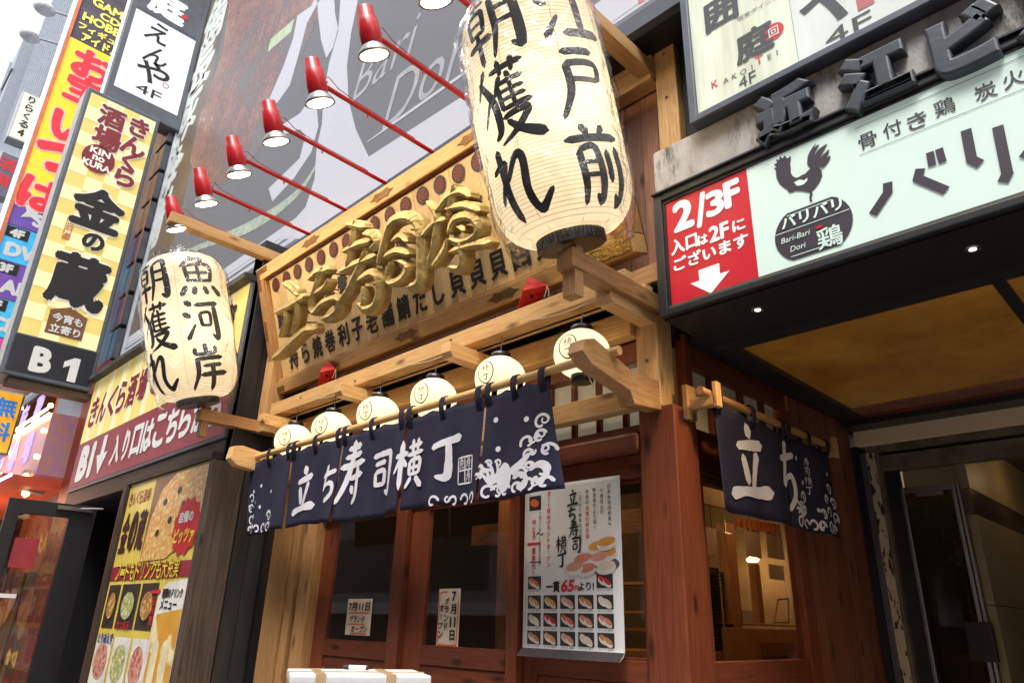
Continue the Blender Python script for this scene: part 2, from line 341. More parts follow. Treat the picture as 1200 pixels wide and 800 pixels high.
def disc(mb, S, x, y, rx, ry=None, lift=.004, n=20, rot=0):
    ry = ry or rx; cr, sr = math.cos(rot), math.sin(rot)
    mb.add([S(x + rx * math.cos(2 * PI * i / n) * cr - ry * math.sin(2 * PI * i / n) * sr, y + rx * math.cos(2 * PI * i / n) * sr + ry * math.sin(2 * PI * i / n) * cr, lift) for i in range(n)], [tuple(range(n))])
def rect(mb, S, x0, x1, y0, y1, lift=.004): mb.add([S(x0, y0, lift), S(x1, y0, lift), S(x1, y1, lift), S(x0, y1, lift)], [(0, 1, 2, 3)])
def pxpoly(mb, F, pts, lift=.004): mb.add([F(*F.px(x, y), lift) for x, y in pts], [tuple(range(len(pts)))])
def pxline(mb, F, pts, lift=.004, n=6): ribbon(mb, F, [(*F.px(x, y), wd) for x, y, wd in pts], lift, n, 2)
def curl(mb, S, x, y, r, wd, turn=1, start=0.0, lift=.004, sweep=1.35):
    pts = []
    for i in range(9):
        t = i / 8; a = start + turn * t * sweep * PI * 1.2; rr = r * (1 - .62 * t)
        pts.append((x + math.cos(a) * rr, y + math.sin(a) * rr, wd * (1.1 - .25 * t)))
    ribbon(mb, S, pts, lift, 3, 3)
def bar(parent, name, m, x0, x1, y0, y1, z0, z1, bev=.004): return MB().box(x0, x1, y0, y1, z0, z1).build(name, m, parent, bev)
def light(name, loc, e, c=(1, .8, .55), r=.05, kind='POINT', rot=None, parent=None, size=None, blend=.6):
    l = bpy.data.lights.new(name, kind); l.energy = e; l.color = c
    if kind == 'AREA': l.size = r
    else: l.shadow_soft_size = r
    if kind == 'SPOT': l.spot_size = size; l.spot_blend = blend
    o = bpy.data.objects.new(name, l); COL.objects.link(o); o.location = loc
    if rot: o.rotation_euler = rot
    if parent:
        o.parent = parent
        if not parent.get('local'): o.location = Vector(loc) - wpos(parent)
    return o
# ================================================================ THE SETTING
GZ = -1.30                                  # pavement level below the eye; the road lies a kerb lower
asph = mat('asphalt', (.05, .05, .052), .9, var=.25, scale=40, bump=.5, bscale=200)
pave = mat('paving', (.24, .23, .22), .85, var=.15, scale=5, bump=.2)
g = MB().add([(-300, -300, GZ - .12), (300, -300, GZ - .12), (300, 300, GZ - .12), (-300, 300, GZ - .12)], [(0, 1, 2, 3)]).build('road', asph, kind='structure')
pv = MB().box(-60, 60, -1.3, 9, GZ - .3, GZ).build('pavement', pave, kind='structure')
mk = MB().box(-60, 60, -1.6, -1.5, GZ - .125, GZ - .112).build('road_marking', white, pv)
# the building across the street (it shows in the door glass)
tb = thing('street_building', 'grey office block across the street mirrored in the shop windows', 'building', (0, -10, GZ))
cgrey = mat('concrete_grey', (.30, .31, .33), .8, var=.1, scale=2)
wing = mat('dark_glazing', (.03, .04, .055), .15, var=.2)
MB().box(-40, 30, -16, -9, GZ - .1, 14).build('wall', cgrey, tb)
for i in range(9):
    for j in range(4):
        wn = MB().box(-25 + i * 5, -21 + i * 5, -9.05, -8.98, .9 + j * 2.8, 2.8 + j * 2.8).build('window', wing, tb)
MB().box(-26, 20, -8.96, -8.2, .2, .55).build('canopy', mat('canopy_white', (.8, .8, .8), .5), tb)

# ================================================================ THE SUSHI SHOP
S = thing('sushi_restaurant', 'small timber fronted standing sushi restaurant with dark red sliding doors and hinoki beams', 'restaurant', (-4, 3.2, GZ))
YF = 3.0
def X(px, py, Y=3.0): return aty(px, py, Y).x
# posts
bar(S, 'post', RW('z'), -2.045, -1.835, 2.95, 3.16, GZ, 1.045, .006)
bar(S, 'post', LW('z'), -2.035, -1.9, 2.94, 3.08, 1.0455, 1.618, .006)
bar(S, 'post', LW('z'), -1.85, -1.71, 3.0, 3.14, 1.6, 3.325, .006)
bar(S, 'post', LW('z'), -6.0, -5.86, 2.72, 2.88, 1.52, 3.32, .006)
# left jamb: two pale planks with a black gap
xa, xb, xc, xd = X(296, 800, 2.93), X(328, 800, 2.95), X(340, 800), X(354, 800)
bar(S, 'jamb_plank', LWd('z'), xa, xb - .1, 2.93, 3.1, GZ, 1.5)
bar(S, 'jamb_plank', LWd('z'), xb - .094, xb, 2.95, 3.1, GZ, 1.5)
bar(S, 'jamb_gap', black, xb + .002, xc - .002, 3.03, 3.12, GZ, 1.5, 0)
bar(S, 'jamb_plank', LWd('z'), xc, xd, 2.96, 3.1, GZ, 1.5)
# red-stained frame
XL, XR = xd + .004, -2.05
bar(S, 'lintel', RW('x'), XL, XR, 2.93, 3.1, .835, .935, .02)
bar(S, 'lintel', RW('x'), XL, XR, 2.97, 3.1, .94, .978)
bar(S, 'lintel', RW('x'), XL, XR, 2.99, 3.12, 1.335, 1.45)
bar(S, 'door_header', RW('x'), XL, XR, 3.0, 3.1, .715, .832)
bar(S, 'sill', RW('x'), XL, XR, 2.96, 3.14, GZ, GZ + .12)
# transom of paper panes
paper = mat('shoji_paper', (.62, .56, .42), .9, var=.06, scale=9, emit=.10)
MB().box(XL, XR, 3.06, 3.066, .98, 1.33).build('transom_paper', paper, S)
for i in range(17):
    x = -2.19 - i * .181
    if x > XL + .05: bar(S, 'kumiko', RW('z'), x - .016, x + .016, 3.03, 3.056, .979, 1.334, .002)
bar(S, 'beam', LW('x'), xa, -2.04, 2.91, 2.985, 1.05, 1.165, .006)
# beams and soffit above the small lanterns
bar(S, 'beam', LW('x'), -5.72, -1.92, 2.70, 2.78, 1.62, 1.735, .006)
bar(S, 'beam', LW('x'), -5.72, -2.04, 2.90, 2.985, 1.455, 1.60, .006)
bar(S, 'soffit_board', LW('x'), -5.8, -1.86, 2.79, 2.86, 1.625, 1.66, .003)
bar(S, 'soffit_gap', black, -5.8, -1.86, 2.84, 3.0, 1.66, 1.68, 0)
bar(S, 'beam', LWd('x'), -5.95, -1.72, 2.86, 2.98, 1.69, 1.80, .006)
def rafter(x, y0=2.5, z=1.69):
    F = frame((x, 0, 0), (0, 1, 0), (0, 0, 1))
    s = .045
    return MB().prism(F, [(y0, z - s + .03), (y0 + .025, z - s), (2.9, z - s), (2.9, z + s), (y0 + .0, z + s)], -s, s).build('rafter', LW('y'), S, .003)
for px, py in ((311, 492), (401, 458), (528, 412), (712, 348)):
    p = atz(px, py, 1.69); q = aty(px, py, 2.56); rafter(q.x, 2.52, q.z)
# brackets that carry the noren pole
FB = frame((-1.95, 0, 0), (0, 1, 0), (0, 0, 1))
MB().prism(FB, [(2.345, 1.225), (2.33, 1.165), (2.40, 1.115), (2.69, 1.06), (2.725, 1.0), (3.02, .93 + .1), (3.02, 1.185), (2.73, 1.16), (2.42, 1.25)], -.045, .045).build('pole_bracket', LWd('y'), S, .004)
FB = frame((-5.55, 0, 0), (0, 1, 0), (0, 0, 1))
MB().prism(FB, [(2.345, 1.265), (2.33, 1.165), (2.40, 1.115), (2.95, 1.06), (2.95, 1.2), (2.42, 1.28)], -.045, .045).build('pole_bracket', LW('y'), S, .004)
# arms for the big lanterns
for x, rt, yo in ((-1.9, 3.16, 1.66), (-6.0, 3.2, 1.62)):
    bar(S, 'lantern_arm', LW('y'), x - .05, x + .05, yo, 3.05, rt, rt + .1, .005)
    bar(S, 'lantern_arm', LWd('y'), x - .05, x + .05, 2.2, 3.05, 1.53, 1.63, .005)
    bar(S, 'arm_strut', LWd('z'), x - .04, x + .04, 2.23, 2.29, 1.40, 1.66, .004)
bar(S, 'beam', LW('x'), -2.9, -1.86, 2.96, 3.07, 3.12, 3.24, .005)
bar(S, 'beam', LW('x'), -6.0, -1.86, 2.98, 3.09, 3.245, 3.325, .005)
# plank cladding behind the big sign
x = -5.85; i = 0
while x < -1.86:
    wd = random.choice((.115, .12, .125)); MB().box(x + .002, min(x + wd, -1.855) - .002, 3.08 + random.uniform(0, .008), 3.11, 1.81, 3.24).build('plank', PW('z'), S); x += wd
MB().box(-6.0, -1.9, 3.12, 3.2, 1.46, 3.4).build('wall', black, S)
MB().box(-6.0, -1.9, 3.2, 6.9, 1.5, 3.4).build('upper_floor', black, S)

bolt = mat('bolt_steel', (.20, .18, .16), .4, .8)
for x_, y_, z_ in ((-1.95, 2.9, 3.175), (-2.2, 2.955, 3.18), (-2.6, 2.955, 3.18), (-1.78, 2.995, 2.95), (-1.78, 2.995, 3.28), (-2.3, 2.695, 1.68), (-3.3, 2.695, 1.70), (-4.4, 2.695, 1.66), (-5.2, 2.695, 1.69), (-1.97, 2.935, 1.3)):
    MB().lathe([(.001, .004), (.007, .004), (.009, 0), (.009, -.01)], 8, Matrix.Translation((x_, y_, z_)) @ Matrix.Rotation(PI / 2, 4, 'X')).build('bolt_head', bolt, S)
cab = mat('pale_cable', (.55, .5, .42), .6)
for xs_ in (-2.6, -3.75, -4.95):
    pts_ = [(xs_ + .12 * k, 2.69, 1.63 - .035 * math.sin(k / 5 * PI)) for k in range(6)]; MB().path(pts_, .0035, 5).build('loose_cable', cab, S)
MB().path([(-5.7, 2.81, 1.618), (-1.95, 2.81, 1.618)], .005, 5).build('lamp_cable', black, S)

# ---- sliding doors
def door(x0, x1, g0, g1, yf, knob=None):
    zb, zt = -.145, .70
    d = bar(S, 'sliding_door', RW('z'), x0, g0, yf, yf + .04, GZ + .12, .715, .004)
    def sub(name, m, a, b, z0, z1, y0=0, y1=.04, bev=.004): return MB().box(a, b, yf + y0, yf + y1, z0, z1).build(name, m, d, bev)
    for o in (sub('stile', RW('z'), g1, x1, GZ + .12, .715), sub('rail', RW('x'), g0, g1, -.245, zb), sub('rail', RW('x'), g0, g1, zt, .715),
              sub('door_panel', RW('x'), g0, g1, -.62, -.247, .012), sub('rail', RW('x'), g0, g1, -.70, -.622), sub('door_panel', RW('x'), g0, g1, GZ + .12, -.702, .012),
              sub('bead', RW('x'), g0, g1, zb, zb + .012, .008, .03, .002)):
        o.location = (0, 0, 0) if False else o.location
    gl = MB().box(g0, g1, yf + .018, yf + .023, zb + .012, zt).build('glass_pane', glass, d)
    return d
door(XL, -4.105, -4.975, -4.125, 3.04)
bar(S, 'post', RW('z'), -4.10, -3.985, 2.965, 3.13, GZ + .12, .83, .006)
door(-3.98, -2.98, -3.80, -3.045, 3.015)
bar(S, 'post', RW('z'), -2.975, -2.925, 2.98, 3.13, GZ + .12, .83, .004)
d3 = door(-2.92, -2.05, -2.83, -2.12, 3.04)
MB().box(-2.105, -2.075, 3.028, 3.04, -.44, -.20).build('finger_pull', brass, d3, .006)
for x, z in ((-4.93, -.33), (-3.72, -.33), (-3.28, -.33)):
    MB().lathe([(.012, 0), (.01, .006), (0.001, .008)], 10, Matrix.Translation((x, 3.03, z)) @ Matrix.Rotation(PI / 2, 4, 'X')).build('screw_head', brass, S)

# ---- side wall in the alcove (faces +X)
XS = -1.88
def sbar(name, m, y0, y1, z0, z1, d0=-.06, d1=.0, bev=.004, par=None): return MB().box(XS + d0, XS + d1, y0, y1, z0, z1).build(name, m, par or S, bev)
sbar('post', RW('z'), 3.165, 3.235, GZ, 1.5)
sbar('lintel', RW('y'), 3.24, 4.36, 1.33, 1.5)
sbar('lintel', RW('y'), 3.24, 4.36, .745, .98)
sbar('post', RW('z'), 4.28, 4.42, GZ, 1.328, -.06, .012)
sbar('wall', RW('y'), 3.24, 4.275, GZ, -.14)
MB().box(XS - .05, XS - .045, 3.24, 4.27, .982, 1.328).build('transom_paper', mat('shoji_shaded', (.45, .38, .27), .9, emit=.02), S)  # shaded copy of the front paper, shade put into colour and glow
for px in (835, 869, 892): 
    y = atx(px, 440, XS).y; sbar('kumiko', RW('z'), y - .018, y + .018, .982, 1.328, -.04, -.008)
sbar('kumiko', RW('y'), 3.9, 4.27, 1.12, 1.145, -.043, -.012)
sw = sbar('window_frame', RW('y'), 3.24, 4.275, .70, .742, -.05, -.004)
MB().box(XS - .05, XS - .004, 3.24, 3.262, -.138, .698).build('window_stile', RW('z'), S)
MB().box(XS - .03, XS - .025, 3.262, 4.278, -.138, .698).build('glass_pane', glass, S)
y = 4.425
while y < 5.42:
    wd = .16; MB().box(XS - .04, XS - .012 + random.uniform(0, .006), y + .002, min(y + wd, 5.44) - .002, GZ, 1.5).build('plank', wood('alcove_plank', (.30, .11, .05), (.16, .05, .02), 'z', rough=.5), S); y += wd

# ---- interior (warm, seen through the glass)
iw = wood('interior_wood', (.50, .27, .10), (.32, .15, .05), 'x', knots=False); iwz = wood('interior_wood', (.50, .27, .10), (.32, .15, .05), 'z', knots=False)
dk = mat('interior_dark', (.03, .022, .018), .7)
R = thing('restaurant_interior', 'dim warm interior of the sushi restaurant behind the door glass', 'room', (-4, 5, GZ))
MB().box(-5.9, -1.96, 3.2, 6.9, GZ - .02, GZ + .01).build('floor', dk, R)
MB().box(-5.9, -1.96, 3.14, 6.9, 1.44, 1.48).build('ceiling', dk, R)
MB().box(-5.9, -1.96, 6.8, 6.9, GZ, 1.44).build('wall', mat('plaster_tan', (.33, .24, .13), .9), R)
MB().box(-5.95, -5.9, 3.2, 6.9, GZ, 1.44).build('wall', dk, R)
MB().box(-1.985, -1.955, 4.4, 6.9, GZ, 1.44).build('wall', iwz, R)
MB().box(-3.55, -2.9, 4.4, 6.7, -.22, -.14).build('counter_top', iw, R, .01)
MB().box(-3.50, -3.0, 4.45, 6.65, GZ, -.222).build('counter_front', iwz, R)
FI = FX(-2.85)
def ipx(name, m, x0, y0, x1, y1, d=.04, X_=-2.85, par=None):
    a, b = atx(x0, y0, X_), atx(x1, y1, X_)
    return MB().box(X_ - d, X_, min(a.y, b.y), max(a.y, b.y), min(a.z, b.z), max(a.z, b.z)).build(name, m, par or R, .003)
ipx('board_wall', mat('plaster_tan', (.33, .24, .13), .9), 812, 555, 925, 614)
ipx('post', iwz, 850, 612, 871, 735, .08)
ipx('post', iwz, 884, 660, 897, 730, .06, -3.05)
ipx('ledge', iw, 851, 729, 935, 734, .2)
ipx('ledge_front', mat('ledge_pale', (.50, .27, .10), .5, emit=0), 852, 735, 938, 772, .05)
ipx('cupboard_door', wood('interior_door', (.40, .21, .08), (.25, .11, .04), 'x', knots=False), 895, 752, 932, 768, .03, -2.82)
for k in range(9): ipx('wood_slat', mat('orange_slat', (.42, .13, .03), .5), 864 + k * 6, 606 + k, 868 + k * 6, 618 + k, .03, -2.9)
ipx('dark_backing', dk, 818, 662, 850, 765, .02, -2.95)  # dark sheet added behind the blind, its shade put into the colour
cur = mat('linen', (.42, .34, .22), .9)
for k, (a, b) in enumerate(((814, 842), (872, 893), (897, 920))): ipx('short_curtain', cur, a, 614 + 2 * k, b, 652 + 2 * k, .01, -2.92)
for k in range(22): ipx('blind_slat', dk if k % 2 else mat('blind', (.08, .06, .045), .6), 822, 668 + k * 4.3, 848, 670 + k * 4.3, .03, -2.9)
ipx('menu_card', mat('card', (.5, .46, .38), .8), 901, 660, 920, 680, .01, -2.8)
# things standing on the ledge
wt = thing('ceramic_jar', 'small white square jar on the ledge inside the side window', 'jar', atx(878, 730, -2.9))
ipx('body', mat('ceramic', (.6, .57, .5), .4), 870, 714, 884, 729, .06, -2.86, wt)
pst = thing('menu_stand', 'slanted wooden menu stand on the ledge inside the side window', 'stand', atx(915, 729, -2.86))
a, b, c, d_ = [atx(*q, -2.86) for q in ((907, 729), (912, 702), (924, 701), (924, 729))]
MB().tube(a, b, .008, 6).tube(b, c, .008, 6).tube(c, d_, .008, 6).tube(a, d_, .008, 6).build('frame', iwz, pst)
def pendant(px, py, X_, r, name='pendant_lamp', lab='small round glowing lamp hanging inside the side window', e=4):
    p = atx(px, py, X_); t = thing(name, lab, 'lamp', p)
    MB().lathe([(r * .3, r * .5), (r, .0), (r * .8, -r * .35), (.001, -r * .45)], 16, Matrix.Translation(p)).build('shade', glow('lamp_glow', (1, .62, .25), 7), t)
    MB().tube(p + Vector((0, 0, r * .5)), (p.x, p.y, 1.44), .004, 6).build('cord', black, t)
    light('lamp_light', p - Vector((0, 0, r * .9)), e, (1, .6, .28), .05, parent=t)
pendant(882, 655, -3.3, .06, e=3)
pendant(835, 635, -3.4, .035, lab='tiny bulb at the left inside the side window', e=1)
pendant(914, 653, -3.5, .035, lab='tiny bulb at the right inside the side window', e=1)
p = aty(590, 600, 3.9)
lp = thing('tube_lamp', 'tall narrow glowing lamp seen through the upper corner of the middle door', 'lamp', p)
MB().box(p.x - .012, p.x + .012, p.y, p.y + .02, p.z - .07, p.z + .06).build('tube', glow('lamp_glow', (1, .62, .25), 7), lp)
light('room_light', (-3.4, 3.5, 1.15), 5, (1, .6, .3), .08, parent=R); light('room_light', (-2.9, 4.0, 1.3), 9, (1, .6, .3), .15, parent=R); light('room_light', (-2.4, 5.4, 1.2), 5, (1, .58, .3), .15, parent=R)
# shelves seen beside the menu poster
for z in (-.02, .10, .30): MB().box(-3.75, -2.9, 4.6, 4.75, z, z + .02).build('shelf', iw, R)
for i, z in enumerate((.0, .0, .32, .32)): MB().lathe([(.03, 0), (.045, .03), (.045, .09), (.03, .12), (.001, .12)], 12, Matrix.Translation((-3.5 + .3 * (i % 2), 4.67, z))).build('pot', mat('ceramic', (.6, .57, .5), .4), R)
MB().box(-4.2, -2.3, 3.76, 3.82, .55, .70).build('inner_beam', iw, R)
MB().box(-3.76, -3.63, 3.62, 3.75, GZ, .9).build('inner_post', iwz, R)
MB().box(-4.6, -3.7, 4.6, 4.63, -.1, .72).build('screen', mat('plaster_tan', (.33, .24, .13), .9), R)
# ================================================================ THE BIG SIGN (leans out at the top)
BO = Vector((-5.95, 2.85, 1.89)); BVx = Vector((0, -.37, 1.145)); BH = BVx.length; BW = 4.02
FS = frame(BO, (1, 0, 0), BVx)
sg = thing('carved_signboard', 'long framed wooden signboard with raised golden characters over the shop front', 'sign', BO)
fr = .115
def fb(name, m, a0, a1, b0, b1, c0, c1, bev=.006, par=sg): return MB().fbox(FS, a0, a1, b0, b1, c0, c1).build(name, m, par, bev)
fb('frame_rail', LW('x'), 0, BW, BH - fr, BH, -.10, .035)
fb('frame_rail', LW('x'), 0, BW, 0, fr, -.10, .035)
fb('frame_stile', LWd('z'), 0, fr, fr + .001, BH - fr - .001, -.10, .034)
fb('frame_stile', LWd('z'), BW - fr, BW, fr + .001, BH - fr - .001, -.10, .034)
fb('inner_bead', LW('x'), fr, BW - fr, fr, fr + .018, -.03, .022, .002)
fb('inner_bead', RW('x'), fr, BW - fr, BH - fr - .014, BH - fr, -.03, .012, .002)
fb('inner_bead', LWd('z'), fr, fr + .022, fr + .02, BH - fr - .016, -.03, .022, .002)
fb('inner_bead', LWd('z'), BW - fr - .022, BW - fr, fr + .02, BH - fr - .016, -.03, .022, .002)
fb('backing', black, .02, BW - .02, .02, BH - .02, -.14, -.101, 0)
px_ = wood('sign_plank', (.74, .55, .30), (.58, .38, .17), 'z', rough=.42, scale=.9, knots=False, bump=.06)
a = fr + .024
while a < BW - fr - .03:
    b = min(a + .135, BW - fr - .024)
    MB().fbox(FS, a + .0012, b - .0012, fr + .019, BH - fr - .015, -.05, -.012 + random.uniform(0, .003)).build('plank', px_, sg, .0025); a += .135
# crests along the top
FP = frame(FS(0, 0, -.008), FS.u, FS.v)
for k, (px, py) in enumerate([(324.6, 342), (336.5, 334), (350, 325), (363, 318), (378, 307), (392.6, 301), (406, 291), (423, 280), (441, 268), (457, 258), (477.6, 245), (496.6, 238), (518, 224), (539.5, 212), (562, 199)]):
    x, y = FP.px(px, py)
    if k == 0: x_first = x
    y = BH - fr - .10; x = x_first + k * (FP.px(562, 199)[0] - x_first) / 14
    m = MB(); disc(m, FP, x, y, .066, lift=.003, n=28); o = m.build('crest', mat('crest_black', (.02, .015, .015), .5), sg)
    m = MB(); disc(m, FP, x, y, .047, lift=.0045, n=24); m.build('crest_disc', mat('crest_red', (.30, .010, .010), .5), o).location = (0, 0, 0)
    m = MB(); ring(m, FP, x, y, .041, .004, .006)
    for q in range(7):
        an = q * 2 * PI / 7 + .3; disc(m, FP, x + .028 * math.cos(an), y + .028 * math.sin(an), .014, .007, .006, 8, an)
    disc(m, FP, x, y, .010, lift=.0065, n=8)
    m.build('crest_flower', mat('crest_black', (.02, .015, .015), .5), o).location = (0, 0, 0)
for k in range(5):
    x = x_first + (15 + k) * .242
    if x > BW - fr - .1: break
    m = MB(); disc(m, FP, x, BH - fr - .10, .062, lift=.003, n=28); m.build('crest', mat('crest_black', (.02, .015, .015), .5), sg)
# painted characters behind the gold ones
m = MB()
s1 = "持ら焼巻利子老舗鯖だし貝貝貝目又貝立"
xa_, ya_ = FP.px(345, 424); xb_, yb_ = FP.px(582, 301)
stp = (xb_ - xa_) / 13.0
for k, ch in enumerate(s1):
    x = xa_ + k * stp
    if x < BW - .25: put(m, FP, ch, x, fr + .16, .185, .03, w=.155 if ch not in 'ししら' else .12, lift=.003)
s2 = "鮪鯛目立黒煮寿味か焼立海子丁横道丁寿"
for k, ch in enumerate(s2):
    x = xa_ - .1 + k * stp
    if x < BW - .25: put(m, FP, ch, x, BH * .56, .185, .03, w=.155, lift=.003)
m.build('painted_lettering', ink, sg)
# metal fittings: corners and the middle of each rail
def ell(par, x, y, sx, sy):
    m = MB(); L1, w1 = .20, .05
    for (u0, u1, v0, v1) in ((0, L1, 0, w1), (0, w1, w1, L1)):
        a0, a1 = sorted((x + sx * u0, x + sx * u1)); b0, b1 = sorted((y + sy * v0, y + sy * v1)); m.fbox(FS, a0, a1, b0, b1, .034, .040)
    m.build('corner_fitting', brass, par, .002)
for x, sx in ((.012, 1), (BW - .012, -1)):
    for y, sy in ((.012, 1), (BH - .012, -1)): ell(sg, x, y, sx, sy)
for x in (.98 * 1.0, BW / 2, BW - 1.0):
    for y in (fr / 2, BH - fr / 2):
        m = MB(); pts = [(math.cos(t * PI / 9) * (.13 + .02 * math.cos(t * PI / 9 * 6)), math.sin(t * PI / 9) * .026 * (1.2 + .3 * math.cos(t * PI / 9 * 6))) for t in range(18)]
        m.prism(FS, [(x + p, y + q) for p, q in pts], .0345, .039); m.build('rail_fitting', brass, sg, .001)
fb('side_fitting', brass, .02, .06, BH * .42, BH * .58, .034, .039, .002)
gp = mat('lit_hammered_metal', (.5, .30, .07), .35, .8, var=.3, scale=40, bump=1, bscale=70)  # lantern glow put into the colour of these brown metal fittings
fb('lit_corner_plate', gp, BW - .42, BW - .018, .02, .10, .034, .041, .002)
fb('lit_corner_plate', gp, BW - .10, BW - .018, .102, .5, .034, .041, .002)
# the raised golden characters
FG = frame(FS(0, 0, .13), FS.u, FS.v)
GOLD = {      # brush courses of each carved character: picture points (on a 2.4235x enlargement) and stroke width in metres
 'tatsu': ["138,440,.07 160,455,.09 176,472,.07", "112,524,.06 150,505,.08 196,478,.08", "140,512,.06 142,545,.07 128,592,.06", "176,495,.07 172,540,.08 160,585,.06", "106,654,.05 128,636,.09 165,600,.09 200,572,.07 228,570,.09"],
 'chi': ["208,432,.05 232,408,.07 262,402,.08", "248,400,.09 232,440,.08 214,500,.07 222,522,.07 244,498,.06 284,482,.06 298,500,.08 282,528,.08 250,546,.06", "226,470,.05 252,452,.06 262,430,.05"],
 'kotobuki': ["318,272,.07 340,276,.08 366,282,.06", "340,268,.08 332,320,.08 318,398,.07", "306,352,.05 350,330,.07 384,322,.06", "366,300,.06 392,306,.09 402,330,.09 384,346,.06", "298,408,.06 346,384,.07 398,364,.07", "372,348,.07 346,412,.09 318,466,.08 286,512,.05", "350,432,.06 388,412,.08 408,440,.09 400,500,.09 370,518,.08 350,500,.06", "364,452,.05 366,490,.06 360,506,.04"],
 'tsukasa': ["404,388,.06 418,330,.07 436,276,.08 470,254,.09 508,262,.10 524,300,.10 526,372,.10 522,440,.10 492,456,.07", "446,322,.05 468,308,.06 488,322,.06", "424,366,.05 458,350,.07 492,358,.06", "446,382,.06 432,420,.07 440,440,.06 470,428,.07 486,398,.07 462,380,.05"],
 'yoko': ["548,212,.06 572,250,.08 566,330,.08 546,398,.06", "532,306,.05 566,270,.06 596,262,.05", "562,392,.05 590,352,.07 602,318,.05", "572,236,.05 604,196,.07 640,182,.07 668,196,.05", "624,166,.07 614,210,.07 606,252,.05", "600,232,.05 650,222,.07 694,236,.07", "606,300,.06 622,262,.07 662,252,.08 690,276,.08 680,312,.07 640,330,.07 608,318,.05", "636,282,.05 654,292,.05", "640,326,.06 646,368,.08 636,402,.07 608,398,.05", "612,352,.04 650,338,.06 690,330,.06 722,326,.10"],
 'cho': ["742,236,.06 790,214,.09 850,184,.09", "800,214,.08 812,270,.09 800,320,.09 772,338,.06"],
}
for nm_, sts in GOLD.items():
    m = MB()
    for k, st_ in enumerate(sts):
        pts = []
        for p_ in st_.split():
            a_, b_, w_ = p_.split(','); u_, v_ = FG.px(280 + float(a_) / 2.4235, 150 + float(b_) / 2.4235, .05); pts.append((u_, v_, float(w_) * .98))
        ribbon(m, FG, pts, .0004 * k, 7, 3, .06, .10)
    o = m.build('golden_character', gold, sg)
    u0 = sum((v[0] for v in m.v)) / len(m.v) - BO.x
    for dx, dy in ((-.10, .05), (.08, .12), (.02, -.12)): MB().tube(FG(u0 + dx, BH * .5 + dy, .01), FG(u0 + dx, BH * .5 + dy, -.15), .006, 6).build('fixing_pin', black, sg)
# small red covered spotlights under the sign
redcloth = mat('red_cloth', (.62, .015, .012), .6, var=.15, scale=8, bump=.3)
for i, (px, py, lab) in enumerate(((382, 437, 'small red cloth cover tied under the left part of the signboard'), (620, 343, 'small red cloth cover tied under the right part of the signboard'))):
    p = hit(px, py, FS(0, 0, .08), FS.n); t = thing('cloth_cover', lab, 'cover', p, 'red cloth covers under the signboard')
    A = [Vector(q) * .15 for q in ((-.85, .1, -.75), (-.05, .05, .75), (1.0, .0, .02), (.1, -.45, -.1), (.0, .6, -.3), (.0, -.1, -.25))]
    m = MB(); m.add([p + q for q in A], [(0, 3, 1), (3, 2, 1), (0, 1, 4), (1, 2, 4), (0, 4, 5), (0, 5, 3), (3, 5, 2), (5, 4, 2)]); o = m.build('cover', redcloth, t); md = o.modifiers.new('soft', 'SUBSURF'); md.levels = 2; md.render_levels = 2; md.subdivision_type = 'SIMPLE'; dm = bpy.data.textures.new('folds', 'CLOUDS'); dm.noise_scale = .05; d2 = o.modifiers.new('folds', 'DISPLACE'); d2.texture = dm; d2.strength = .03; d2.mid_level = .5
    m = MB(); m.tube(p + Vector((.03, .0, -.03)), p + Vector((-.005, -.01, .02)), .017, 8); m.build('lamp_mouth', black, t)
    m = MB()
    for q in ((-.125, 0, -.11), (.145, 0, 0)):
        b = p + Vector(q); m.path([b, b + Vector((.004, -.01, -.04)), b + Vector((-.01, -.012, -.075))], .0025, 5); m.path([b, b + Vector((.014, 0, -.035)), b + Vector((.018, .0, -.08))], .0025, 5)
    m.build('tie_string', mat('string', (.55, .5, .4), .9), t)

